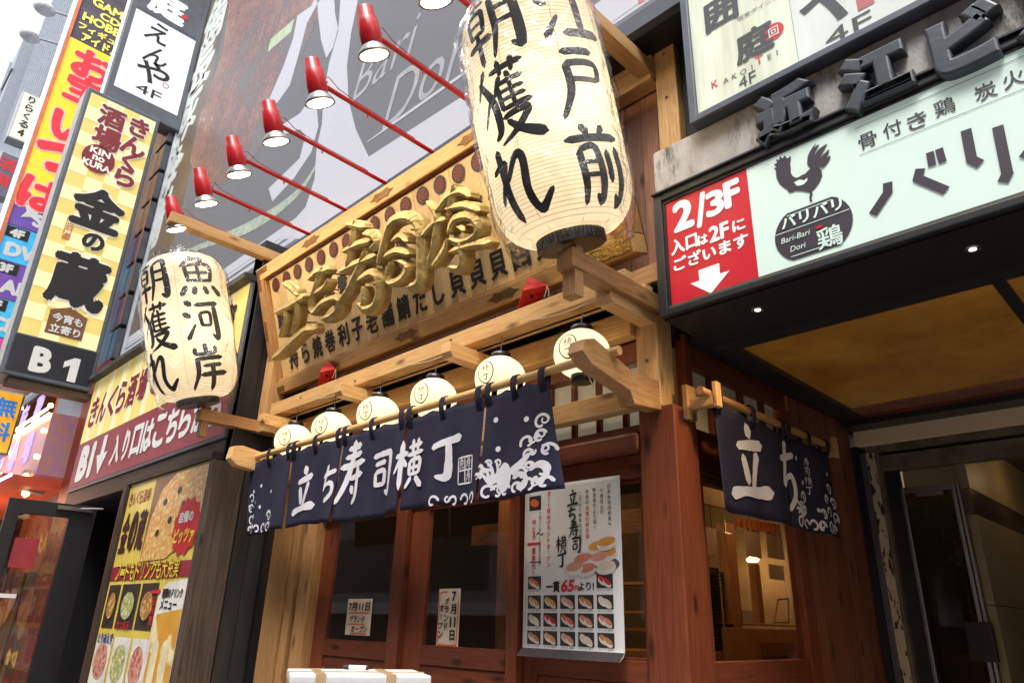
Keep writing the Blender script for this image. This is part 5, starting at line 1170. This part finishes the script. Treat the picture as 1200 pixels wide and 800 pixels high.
# upper lit sign
K2 = thing('upper_floor_sign', 'grey framed lit sign with black brush characters and 4F above the concrete lintel', 'sign', (-1.47, 2.7, 2.4))
MB().box(-1.47, 5, 2.705, 3.14, 2.40, 3.9).build('sign_box', mat('sign_back', (.06, .065, .08), .5), K2)
for a, b, c, d in ((-1.472, -1.43, 2.398, 3.9), (-1.429, 5, 2.398, 2.436)): MB().box(a, b, 2.685, 2.704, c, d).build('frame_bar', mat('frame_slate', (.085, .10, .135), .4), K2, .004)
FK2 = FY(2.704)
pn = mat('stained_panel', (.66, .72, .62), .35, var=.07, scale=1.6, stretch=(5, 1, .5), emit=.13, dark=(.44, .46, .34)); pn2 = mat('stained_panel_grey', (.60, .65, .63), .35, var=.06, scale=1.3, stretch=(3, 1, 1), emit=.11, dark=(.48, .52, .47))
xdv = FK2.px(934, 60)[0]
m = MB(); rect(m, FK2, -1.429, xdv, 2.437, 3.9, .001); m.build('green_panel', pn, K2)
m = MB(); rect(m, FK2, xdv + .002, 5, 2.437, 3.9, .001); m.build('grey_panel', pn2, K2)
m = MB(); pt(m, FK2, '囲', 845, 14, .20, .035, .004, w=.19); pt(m, FK2, '庭', 884, 50, .19, .032, .004, w=.20)
pt(m, FK2, '4F', 876, 94, .07, .0, .004)
for i, ch in enumerate('AKOI'): pt(m, FK2, ch, 851 + i * 10.2, 95 - i * 5.1, .032, .004, .004)
for i, ch in enumerate('EI'): pt(m, FK2, ch, 902 + i * 9, 67 - i * 4.5, .032, .004, .004)
pt(m, FK2, '4F', 994, 35, .09, .0, .004, w=.2)
pt(m, FK2, 'や', 980, -6, .30, .02, .004, w=.34); pt(m, FK2, '個室ダイニング', 892, 8, .03, .0, .004, w=.26)
m.build('lettering', mat('panel_ink', (.05, .055, .065), .5), K2)
m = MB(); pt(m, FK2, 'K', 838, 99, .045, .008, .004); pt(m, FK2, 'T', 890, 71, .05, .008, .004)
m.build('red_lettering', redp, K2)
x, y = FK2.px(907, 38); m = MB(); disc(m, FK2, x, y, .05, lift=.004, n=24); o = m.build('red_seal', redp, K2)
m = MB(); put(m, FK2, '回', x, y, .055, .01, lift=.006); m.build('seal_lettering', white, o).location = (0, 0, 0)
x, y = FK2.px(1014, 2); m = MB(); rect(m, FK2, x - .035, x + .035, y - .035, y + .035, .004); m.build('red_seal', mat('seal_pink', (.55, .15, .16), .6), K2)
# main sign box over the entrance
B2 = thing('entrance_canopy_sign', 'long black framed canopy sign with red arrow panel and a rooster on mint white', 'sign', (-1.75, 2.74, 1.41))
bk = mat('black_frame', (.022, .022, .024), .4, var=.25, scale=8)
MB().box(-1.745, 6, 2.765, 3.22, 1.415, 2.098).build('sign_box', bk, B2)
MB().box(-1.742, 6, 2.77, 3.235, 1.404, 1.4145).build('underside', mat('underside_black', (.010, .010, .011), .5, bump=.2, bscale=20), B2)
for a, b, c, d, nm in ((-1.75, -1.70, 1.412, 2.103, 'frame_post'), (-1.699, 6, 1.412, 1.447, 'frame_rail'), (-1.699, 6, 2.062, 2.103, 'frame_rail')): MB().box(a, b, 2.735, 2.764, c, d).build(nm, bk, B2, .005)
MB().box(-1.699, 6, 2.748, 2.762, 1.448, 1.464).build('inner_bead', mat('bead_olive', (.09, .085, .06), .5), B2)
MB().box(-1.699, 6, 2.748, 2.762, 2.046, 2.061).build('inner_bead', bk, B2); MB().box(-1.699, -1.688, 2.748, 2.762, 1.465, 2.045).build('inner_bead', bk, B2)
MB().box(-1.75, 6, 2.72, 2.76, 2.1035, 2.113).build('drip_edge', bk, B2)
FR = FY(2.757)
mint = mat('mint_panel', (.62, .76, .69), .25, var=.015, scale=1, emit=.12); redpn = mat('sign_red', (.52, .015, .03), .3, var=.05, emit=.10); prt = mat('print_aubergine', (.040, .030, .045), .5)
m = MB(); rect(m, FR, -1.687, -1.2355, 1.465, 2.045, .001); m.build('red_panel', redpn, B2)
m = MB(); rect(m, FR, -1.235, 6, 1.465, 2.045, .001); m.build('mint_panel', mint, B2)
m = MB()
pt(m, FR, '2', 801, 252, .165, .045, .004, w=.12); pt(m, FR, '/', 822, 246, .19, .03, .004, w=.06); pt(m, FR, '3', 838, 238, .135, .045, .004, w=.10); pt(m, FR, 'F', 858, 227, .14, .045, .004, w=.085)
for s, px, py, h, w_ in (('入口', 802, 286, .085, .15), ('は', 824, 281, .055, .055), ('2F', 843, 272, .085, .105), ('に', 866, 264, .06, .065)): pt(m, FR, s, px, py, h, .035, .004, w=w_)
pt(m, FR, 'ございます', 832, 296, .075, .035, .004, w=.40)
x, y = FR.px(832, 325); m.add([FR(x + a, y + b, .004) for a, b in ((-.055, .055), (.055, .055), (.055, 0), (.105, 0), (0, -.085), (-.105, 0), (-.055, 0))], [tuple(range(7))[::-1]])
m.build('white_lettering', mat('print_white', (.70, .80, .76), .5, emit=.2), B2)
def C8(pts): return [(760 + x / 2.5, 160 + y / 2.5) for x, y in pts]
m = MB()
pxpoly(m, FR, C8([(374, 100), (369, 96), (376, 90), (368, 84), (378, 78), (374, 68), (384, 70), (386, 58), (394, 66), (400, 56), (407, 66), (418, 58), (418, 72), (416, 80), (418, 95), (418, 108), (424, 118), (434, 122), (448, 118), (460, 110), (470, 100), (478, 92), (495, 88), (508, 100), (510, 118), (502, 136), (490, 152), (480, 162), (482, 172), (478, 182), (482, 192), (474, 192), (472, 180), (474, 166), (455, 162), (430, 160), (405, 156), (386, 142), (376, 122)]), .004)
x_, y_ = FR.px(760 + 440 / 2.5, 160 + 138 / 2.5); disc(m, FR, x_, y_, .055, .026, .0043, 24, .45); m.build('rooster_print', prt, B2)
m = MB(); pxpoly(m, FR, C8([(428, 136), (444, 128), (458, 130), (468, 122), (466, 132), (456, 142), (444, 146), (436, 146)]), .006); m.build('wing_print', mint, B2)
m = MB()
for pts in ([(484, 100, .006), (476, 78, .030), (482, 48, .026), (500, 26, .008)], [(496, 96, .008), (492, 72, .030), (504, 46, .028), (524, 24, .006)], [(502, 94, .006), (508, 74, .028), (520, 56, .022), (530, 40, .004)], [(508, 96, .004), (518, 80, .022), (528, 66, .016), (534, 58, .003)], [(470, 84, .004), (472, 60, .014), (484, 34, .008), (492, 22, .003)]):
    pxline(m, FR, [(760 + a / 2.5, 160 + b / 2.5, wd) for a, b, wd in pts], .0045, 5)
m.build('tail_feather_print', prt, B2)
m = MB(); x0, y0 = FR.px(952.5, 268.5); pts = []
for i in range(40):
    a = 2 * PI * i / 40; cx_, cy_ = math.cos(a), math.sin(a); pts.append((x0 + .168 * cx_, y0 + max(-.118, min(.118, .150 * cy_))))
m.add([FR(a, b, .004) for a, b in pts], [tuple(range(40))]); o = m.build('oval_print', prt, B2)
m = MB(); pt(m, FR, 'バリバリ', 951, 251, .062, .03, .008, w=.265); pt(m, FR, 'Bari-Bari', 933, 278, .026, .0, .008, w=.125, shear=.2); pt(m, FR, 'Dori', 936, 290, .026, .0, .008, w=.065, shear=.2); pt(m, FR, '鶏', 973, 278, .10, .012, .008, w=.105)
x1_, y1_ = x0, y0
for yy, hw in ((.102, .10), (.028, .160), (-.100, .105)): rect(m, FR, x0 - hw, x0 + hw, y0 + yy - .0015, y0 + yy + .0015, .008)
m.build('oval_lettering', mint, o).location = (0, 0, 0)
m = MB(); x, y = FR.px(961, 267); m.add([FR(x + a, y + b, .009) for a, b in ((-.012, -.006), (.012, -.006), (.016, .010), (.006, .002), (0, .013), (-.006, .002), (-.016, .010))], [tuple(range(7))[::-1]]); m.build('red_crown', redpn, o).location = (0, 0, 0)
m = MB()
def tx(s, px, py, h, w_, bd=.012): pt(m, FR, s, px, py, h, bd, .004, w=w_)
for ch, px, py in (('骨', 1017, 165), ('付', 1046, 152), ('き', 1075, 142), ('鶏', 1107, 126), ('炭', 1155, 108), ('火', 1188, 93), ('焼', 1222, 78)): tx(ch, px, py, .076, .072, .010)
for (a, b, c, d) in ((1002, 152, 1200, 66), (1007, 183, 1200, 105)):
    xa_, ya_ = FR.px(a, b); xb_, yb_ = FR.px(c, d); rect(m, FR, xa_, 4, (ya_ + yb_) / 2 - .0012, (ya_ + yb_) / 2 + .0012, .004)
# big rounded katakana, drawn as plain bars
def barst(pts, wd=.034): ribbon(m, FR, [(*FR.px(*q), wd) for q in pts], .005, 2, 2)
def seg(pts, wd=.036):
    P_ = [FR.px(760 + a / 2.5, 160 + b / 2.5) for a, b in pts]
    for (xa, ya), (xb, yb) in zip(P_[:-1], P_[1:]):
        l = math.hypot(xb - xa, yb - ya) or 1; dx, dy = (xb - xa) / l * wd / 2, (yb - ya) / l * wd / 2
        m.add([FR(xa - dx * .5 - dy, ya - dy * .5 + dx, .005 + len(m.v) * 1e-6), FR(xa - dx * .5 + dy, ya - dy * .5 - dx, .005 + len(m.v) * 1e-6), FR(xb + dx * .5 + dy, yb + dy * .5 - dx, .005 + len(m.v) * 1e-6), FR(xb + dx * .5 - dy, yb + dy * .5 + dx, .005 + len(m.v) * 1e-6)], [(0, 1, 2, 3)])
seg([(702, 142), (702, 165), (662, 225)]); seg([(796, 102), (790, 125), (868, 158)]); seg([(826, 52), (832, 84)], .028); seg([(853, 42), (862, 74)], .028)
seg([(932, -12), (948, 70), (968, 80)]); seg([(1025, -22), (1052, 110), (1042, 130)]); seg([(1150, -60), (1158, -10), (1105, 60)]); 
m.build('black_lettering', prt, B2)
for (px, py) in ((888, 363), (1140, 292)):
    p = atz(px, py, 1.403); d = thing('downlight', 'small recessed downlight under the canopy, %s' % ('near the arrow panel' if px < 1000 else 'further right'), 'lamp', p)
    MB().lathe([(.020, .0), (.026, -.004), (.030, .0)], 20, Matrix.Translation(p)).build('ring', steel, d); MB().lathe([(.001, -.001), (.013, -.0015)], 14, Matrix.Translation(p)).build('lamp_face', glow('led', (1, .97, .9), 7), d)
    light('lamp_light', p - Vector((0, 0, .04)), 12, (1, .70, .40), .03, 'SPOT', parent=d, size=math.radians(165), blend=.8)
# amber ceiling behind the sign
am = mat('amber_glass', (.36, .17, .025), .22, var=.3, scale=2.2, emit=.045, dark=(.24, .085, .012))  # faint glow added to the glass as warm fill for the alcove
A_ = thing('entrance_ceiling', 'amber glass ceiling panels of the shaded building entrance', 'ceiling', (1, 4.2, 1.46))
MB().box(-1.70, -.50, 3.42, 5.02, 1.462, 1.47).build('amber_panel', am, A_); MB().box(-.445, 1.0, 3.42, 5.02, 1.462, 1.47).build('amber_panel', am, A_); MB().box(1.05, 4.5, 3.42, 5.02, 1.462, 1.47).build('amber_panel', am, A_)
MB().box(-.499, -.446, 3.3, 5.2, 1.45, 1.475).build('divider_bar', bk, A_, .004)
MB().box(-1.70, 5, 5.021, 5.20, 1.45, 1.468).build('border_strip', mat('border_rose', (.30, .13, .07), .45), A_); MB().box(-1.70, 5, 5.201, 5.26, 1.44, 1.468).build('border_strip', mat('border_red', (.20, .045, .02), .45), A_)
MB().box(-1.70, 5, 3.236, 3.419, 1.43, 1.475).build('edge_frame', bk, A_, .004); MB().box(-1.86, -1.701, 3.18, 5.45, 1.43, 1.475).build('edge_frame', bk, A_, .004)
MB().box(-1.86, 5, 3.2, 5.9, 1.476, 2.1).build('soffit_body', bk, A_); MB().box(-1.86, 5, 5.262, 5.9, 1.40, 1.475).build('rear_bar', bk, A_)
# rear entrance with chipped cream paint
def chipped(name, c, sc=6, thr=.60, stretch=(1, 1, 1)):
    m, n, b = _new(name); L = n.links; tc = n.nodes.new('ShaderNodeTexCoord'); mp = n.nodes.new('ShaderNodeMapping'); mp.inputs['Scale'].default_value = stretch; nz = n.nodes.new('ShaderNodeTexNoise'); nz.inputs['Scale'].default_value = sc; nz.inputs['Detail'].default_value = 7; nz.inputs['Roughness'].default_value = .62
    L.new(tc.outputs['Object'], mp.inputs[0]); L.new(mp.outputs[0], nz.inputs['Vector']); r = n.nodes.new('ShaderNodeValToRGB'); r.color_ramp.elements[0].position = thr; r.color_ramp.elements[1].position = thr + .02
    r.color_ramp.elements[0].color = (*c, 1); r.color_ramp.elements[1].color = (.035, .02, .014, 1); L.new(nz.outputs[0], r.inputs[0]); L.new(r.outputs[0], b.inputs['Base Color']); b.inputs['Roughness'].default_value = .7; return m
cb = chipped('cream_paint', (.82, .64, .42), 5, .69); cj = chipped('flaking_paint', (.58, .48, .34), 9, .545, (3, 3, 1)); olive = mat('olive_frame', (.16, .135, .085), .6, var=.3)  # lintel cream tinted yellower in place of warm light
G = thing('building_entrance', 'old rear entrance with chipped cream lintel and steel framed glass doors', 'doorway', (0, 5.45, GZ))
MB().box(-1.86, 5, 5.45, 5.62, 1.285, 1.515).build('lintel', cb, G, .006); MB().box(-1.80, 5, 5.47, 5.62, 1.235, 1.284).build('lintel_lip', olive, G)
MB().box(-1.79, 5, 5.50, 5.6, 1.10, 1.215).build('door_header', olive, G, .004)
MB().box(-1.88, -1.835, 5.42, 5.5, GZ, 1.284).build('jamb', black, G); MB().box(-1.834, -1.795, 5.44, 5.5, GZ, 1.234).build('jamb', mat('grey_metal', (.15, .15, .16), .4, .5), G, .003)
MB().box(-1.794, -1.735, 5.45, 5.55, GZ, 1.234).build('jamb', cj, G, .003); MB().box(-1.734, -1.71, 5.46, 5.56, GZ, 1.234).build('jamb', olive, G, .003); MB().box(-1.709, -1.625, 5.52, 5.6, GZ, 1.10).build('jamb', bk, G)
gd = thing('glass_door', 'steel framed glass door with a black lock box at the lower right', 'door', (-1.4, 5.5, GZ))
MB().box(-1.62, -1.595, 5.50, 5.545, GZ, .97).build('stile', steel, gd, .004); MB().box(-1.30, -1.275, 5.50, 5.545, GZ, .97).build('stile', steel, gd, .004); MB().box(-1.268, -1.25, 5.50, 5.545, GZ, .97).build('stile', steel, gd, .004)
MB().box(-1.594, -1.301, 5.505, 5.54, .93, .97).build('rail', steel, gd, .003); MB().box(-1.594, -1.301, 5.52, 5.526, GZ + .1, .93).build('glass_pane', glassy('dark_glass', (.5, .48, .40), 1.3), gd)
MB().box(-1.37, -1.22, 5.44, 5.50, -.14, .09).build('lock_box', mat('lock_black', (.02, .018, .016), .35), gd, .006)
MB().box(-1.52, -1.35, 5.49, 5.50, .895, .925).build('hinge_plate', steel, gd)
tile = mat('beige_marble', (.26, .21, .12), .5, var=.12, scale=2, bump=.02); band = mat('brown_marble', (.10, .07, .05), .2, var=.25, scale=8)
C_ = thing('entrance_corridor', 'dim beige tiled corridor wall with a brown marble band behind the glass door', 'corridor', (-1, 7.5, GZ))
for i in range(5):
    y = 5.56 + i * 1.1
    for j, (a, b) in enumerate(((GZ, -.42), (-.415, .19), (.195, .76))): MB().box(-1.25, -1.20, y + .003, y + 1.097, a, b).build('wall_tile', tile, C_, .002)
    MB().box(-1.25, -1.205, y, y + 1.1, .765, .93).build('marble_band', band, C_); MB().box(-1.25, -1.20, y, y + 1.1, .935, 1.5).build('wall_tile', tile, C_)
MB().box(-1.3, 5, 5.7, 11, 1.35, 1.45).build('ceiling', mat('ceil_dark', (.08, .06, .045), .8), C_); MB().box(-1.3, 5, 11, 11.1, GZ, 1.4).build('end_wall', tile, C_); MB().box(4.9, 5, 3.2, 11, GZ, 1.5).build('side_wall', tile, C_)
MB().box(-1.9, -1.26, 6.6, 6.7, GZ, 1.4).build('back_wall', tile, C_)
MB().box(-1.9, 5, 5.62, 5.9, 1.2, 1.5).build('ceiling', mat('ceil_dark', (.08, .06, .045), .8), C_)
light('corridor_light', (-.8, 6.5, 1.15), 1.2, (1, .62, .28), .06, parent=C_); light('corridor_light', (.6, 8.2, 1.2), 1.5, (1, .66, .34), .1, parent=C_)

# ================================================================ PAPER NOTICES
pw = mat('poster_paper', (.70, .68, .66), .35, var=.02)
MP = thing('sushi_menu_poster', 'tall white sushi menu poster with rows of small sushi pictures on the right sliding door', 'poster', (-2.53, 3.0, -.17))
PX0, PX1, PZ0, PZ1 = -2.885, -2.205, -.165, .735
def SP(x, z, c=0):  # the sheet bows a little and its foot curls outwards
    t = max(0, (PZ0 + .06 - z) / .06); return Vector((x, 2.988 - .010 * math.sin((x - PX0) / (PX1 - PX0) * PI) - .045 * t * t - c, z + .012 * t))
m = MB(); nx, nz = 10, 40; vs = [SP(PX0 + (PX1 - PX0) * k / nx, PZ0 + (PZ1 - PZ0) * r / nz) for r in range(nz + 1) for k in range(nx + 1)]
m.add(vs, [(r * (nx + 1) + k, r * (nx + 1) + k + 1, (r + 1) * (nx + 1) + k + 1, (r + 1) * (nx + 1) + k) for r in range(nz) for k in range(nx)], True); m.build('sheet', pw, MP, solid=.001)
def U(u, v): return PX0 + (PX1 - PX0) * u, PZ0 + (PZ1 - PZ0) * v      # 0..1 across and up the sheet
def urect(m, u0, u1, v0, v1, l):
    n_ = 4
    for i in range(n_):
        a, b = u0 + (u1 - u0) * i / n_, u0 + (u1 - u0) * (i + 1) / n_
        m.add([SP(*U(a, v0), l), SP(*U(b, v0), l), SP(*U(b, v1), l), SP(*U(a, v1), l)], [(0, 1, 2, 3)])
m = MB(); urect(m, 0, 1, .0, .055, .0015); m.build('dark_strip', mat('strip_dark', (.05, .04, .045), .4), MP)
m = MB(); put(m, SP, 'その日仕入れによりメニューが変わります。詳しくは店内にて', *U(.5, .03), .012, .0, w=.56, lift=.003); m.build('strip_lettering', white, MP)
m = MB()
for ch, u, v, s in (('立', .545, .90, .082), ('ち', .535, .805, .075), ('寿', .555, .715, .082), ('司', .575, .625, .078), ('横', .425, .635, .082), ('丁', .425, .545, .072)): brush(m, SP, ch, *U(u, v), s, s * 1.15, bold=1.4, n=4, cross=2, lift=.003)
m.build('brush_lettering', ink, MP)
m = MB()
for u, v, s in ((.90, .955, '日本各地の鮮魚、'), (.83, .935, '千葉館山の'), (.76, .945, '勝浦網代より届く'), (.62, .93, 'こだわり鮮魚を赤酢で')): col(m, SP, s, *U(u, v), .022, .0, step=1.25, lift=.003)
col(m, SP, '季節の', *U(.69, .94), .022, .0, step=1.25, lift=.003)
put(m, SP, '一貫', *U(.335, .395), .055, .035, w=.10, lift=.003); put(m, SP, 'より!', *U(.67, .395), .042, .03, w=.10, lift=.003)
col(m, SP, '7月11日〜13日の3日間', *U(.185, .84), .019, .005, step=1.15, lift=.003)
m.build('black_lettering', ink, MP)
m = MB(); col(m, SP, '漁獲れ鮮魚。', *U(.69, .845), .024, .005, step=1.2, lift=.003); put(m, SP, '65', *U(.49, .40), .060, .04, w=.09, lift=.003, shear=.2); put(m, SP, '円', *U(.58, .385), .028, .03, lift=.003)
col(m, SP, '月11日㈫グランドオープン', *U(.285, .96), .026, .025, step=1.22, lift=.003); col(m, SP, '中とろ一貫還元!', *U(.115, .80), .034, .02, step=1.15, lift=.003)
m.build('red_lettering', redp, MP)
m = MB(); urect(m, .06, .2, .54, .545, .002); m.build('blue_rule', navy, MP)
# photographs of sushi
tile_d = mat('tile_dark', (.035, .03, .03), .4); rice = mat('rice', (.68, .62, .54), .5)
tops = [mat('top_%d' % i, c, .4) for i, c in enumerate(((.62, .12, .04), (.62, .28, .06), (.65, .30, .20), (.50, .03, .03), (.66, .55, .45), (.45, .20, .08), (.60, .20, .14)))]
cells = [(0, 0), (4, 0)] + [(c, r) for r in (1, 2, 3) for c in range(5)]
tp = [0, 3, 1, 1, 2, 5, 4, 4, 3, 0, 6, 6, 5, 1, 2, 4, 5]
for i, (c, r) in enumerate(cells):
    u0 = .055 + c * .178; v0 = .372 - r * .098
    if r == 0: v0 += .012
    m = MB(); urect(m, u0, u0 + .148, v0, v0 + .075, .002); o = m.build('sushi_photo', tile_d, MP)
    for k in range(2):
        cx_, cy_ = U(u0 + .052 + k * .045, v0 + .036 - (k - .5) * .012)
        m = MB(); disc(m, SP, cx_, cy_ - .004, .030, .017, .0035 + k * .0008, 14, -.6); m.build('rice_print', rice, o).location = (0, 0, 0)
        m = MB(); disc(m, SP, cx_ + .002, cy_ + .004, .028, .012, .0042 + k * .0008, 14, -.6); m.build('topping_print', tops[tp[i]], o).location = (0, 0, 0)
m = MB()
for i, (c, r) in enumerate(cells):
    u0 = .055 + c * .178; v0 = .372 - r * .098 + (.012 if r == 0 else 0); put(m, SP, 'まぐろ 98円', *U(u0 + .074, v0 - .010), .008, .0, w=.085, lift=.003)
m.build('caption_lettering', ink, MP)
m = MB(); urect(m, .055, .195, .855, .945, .002); o = m.build('sushi_photo', tile_d, MP)
m = MB(); disc(m, SP, *U(.12, .9), .035, .022, .004, 16, -.3); m.build('topping_print', tops[0], o).location = (0, 0, 0)
m = MB(); disc(m, SP, *U(.78, .51), .135, .045, .0022, 24); m.build('plate_print', mat('plate_print', (.10, .10, .11), .4), MP)
for k, (u, v, q) in enumerate(((.87, .57, 1), (.78, .61, 1), (.64, .545, 6), (.80, .55, 2), (.86, .50, 4), (.68, .49, 6), (.87, .63, 1), (.56, .50, 2))):
    m = MB(); rx = .062 if u < .9 else .045; disc(m, SP, *U(u, v - .012), rx, .030, .0028 + k * .0006, 16, .15); m.build('rice_print', rice, MP)
    m = MB(); disc(m, SP, *U(u, v + .004), rx * .92, .022, .0031 + k * .0006, 16, .15); m.build('topping_print', tops[q], MP)
FN = FY(3.03)
def notice(name, label, x0, y0, x1, y1, Y=3.053):
    a = aty(x0, y1, Y); b = aty(x1, y0, Y); t = thing('handwritten_notice', label, 'notice', (a.x, 3.05, a.z))
    F = frame((a.x, Y, a.z), (1, 0, 0), (0, 0, 1)); m = MB(); m.fbox(F, 0, b.x - a.x, 0, b.z - a.z, -.001, 0); m.build('sheet', mat('notice_paper', (.72, .60, .46), .7, var=.03), t); return t, F, b.x - a.x, b.z - a.z
ork = mat('orange_marker', (.75, .14, .04), .6)
t, F, w_, h_ = notice('n', 'small landscape handwritten notice with orange underlines on the left sliding door', 404, 701, 437, 743)
t.location.y -= 0
m = MB(); put(m, F, '7月11日', w_ * .5, h_ * .78, h_ * .24, .03, w=w_ * .86, shear=.1); put(m, F, 'グランド', w_ * .46, h_ * .44, h_ * .20, .03, w=w_ * .62, shear=.1); put(m, F, 'オープン', w_ * .58, h_ * .17, h_ * .18, .03, w=w_ * .66, shear=.1); m.build('lettering', ink, t)
m = MB()
for a, b, z in ((.06, .92, .60), (.08, .80, .29), (.2, .9, .04)): ribbon(m, F, [(w_ * a, h_ * z, .008), (w_ * (a + b) / 2, h_ * (z + .01), .010), (w_ * b, h_ * z, .008)], .003, 4, 1)
m.build('orange_rule', ork, t)
t, F, w_, h_ = notice('n', 'tall handwritten notice with an orange border on the middle sliding door', 511, 689, 540, 757, 3.030)
# this one hangs on the nearer door
t.location.y -= 0
m = MB(); col(m, F, ['7', '月', '11', '日'], w_ * .73, h_ * .95, h_ * .17, .035, step=1.3); col(m, F, 'グランド', w_ * .42, h_ * .84, h_ * .12, .03, step=1.2); col(m, F, 'オープン', w_ * .18, h_ * .72, h_ * .12, .03, step=1.25); m.build('lettering', ink, t)
m = MB(); ribbon(m, F, [(w_ * .45, h_ * .94, .008), (w_ * .12, h_ * .93, .009), (w_ * .06, h_ * .8, .008), (w_ * .07, h_ * .1, .008), (w_ * .2, h_ * .04, .008), (w_ * .85, h_ * .04, .008), (w_ * .93, h_ * .12, .008), (w_ * .94, h_ * .8, .008)], .003, 5, 1); m.build('orange_border', ork, t)

# ================================================================ FOAM BOX IN FRONT OF THE DOORS
fo = mat('white_foam', (.64, .64, .66), .55, var=.03, scale=30, bump=.15, bscale=160); tape = mat('brown_tape', (.48, .32, .18), .3)
e1 = (Vector((-3.054, 2.509, 0)) - Vector((-3.367, 1.895, 0))); e1.normalize(); e2 = Vector((-e1.y, e1.x, 0)); ob = Vector((-3.367, 1.895, 0))
def foam(z0, label):
    F = frame(ob + Vector((0, 0, z0)), e1, e2); t = thing('foam_box', label, 'box', F(.34, .26, 0), 'stacked white foam fish boxes')
    MB().fbox(F, .008, .681, .008, .47, 0, .26).build('tub', fo, t, .012); MB().fbox(F, 0, .689, 0, .478, .262, .305).build('lid', fo, t, .01)
    for a, b, c, d in ((.12, .17, -.002, .48), (.46, .51, -.002, .48)): MB().fbox(F, a, b, c, d, .05, .3065).build('tape', tape, t)
    MB().fbox(F, -.002, .691, .20, .25, .10, .307).build('tape', tape, t); return t, F
t0_, Fx = foam(-.25 - .305, 'white foam fish box with brown tape, topmost of the stack before the doors')
foam(-.25 - .612, 'white foam fish box, middle of the stack before the doors'); foam(-.25 - .92, 'white foam fish box, lowest of the stack before the doors')
FT = frame(Fx(.36, .30, .322), e1, e2); pen = thing('marker_pen', 'white marker pen with black cap lying on the topmost foam box', 'pen', FT.o)
d_ = Vector((.8, .6, 0)).normalized(); MB().tube(FT.o - d_ * .055, FT.o + d_ * .04, .011, 12).build('barrel', white, pen); MB().tube(FT.o - d_ * .085, FT.o - d_ * .055, .0115, 12).build('cap', black, pen); MB().tube(FT.o + d_ * .04, FT.o + d_ * .05, .0115, 12).build('end_plug', black, pen)
MB().box(-3.9, -2.9, 1.6, 2.7, GZ, -.25 - .922).build('stand_board', DW('x'), thing('low_trolley', 'dark board under the stack of foam boxes', 'board', (-3.4, 2.1, GZ)))
# ================================================================ lift the whole place so that the road lies at zero
for o in list(COL.objects):
    if o.parent is None and o is not sun: o.location.z += H
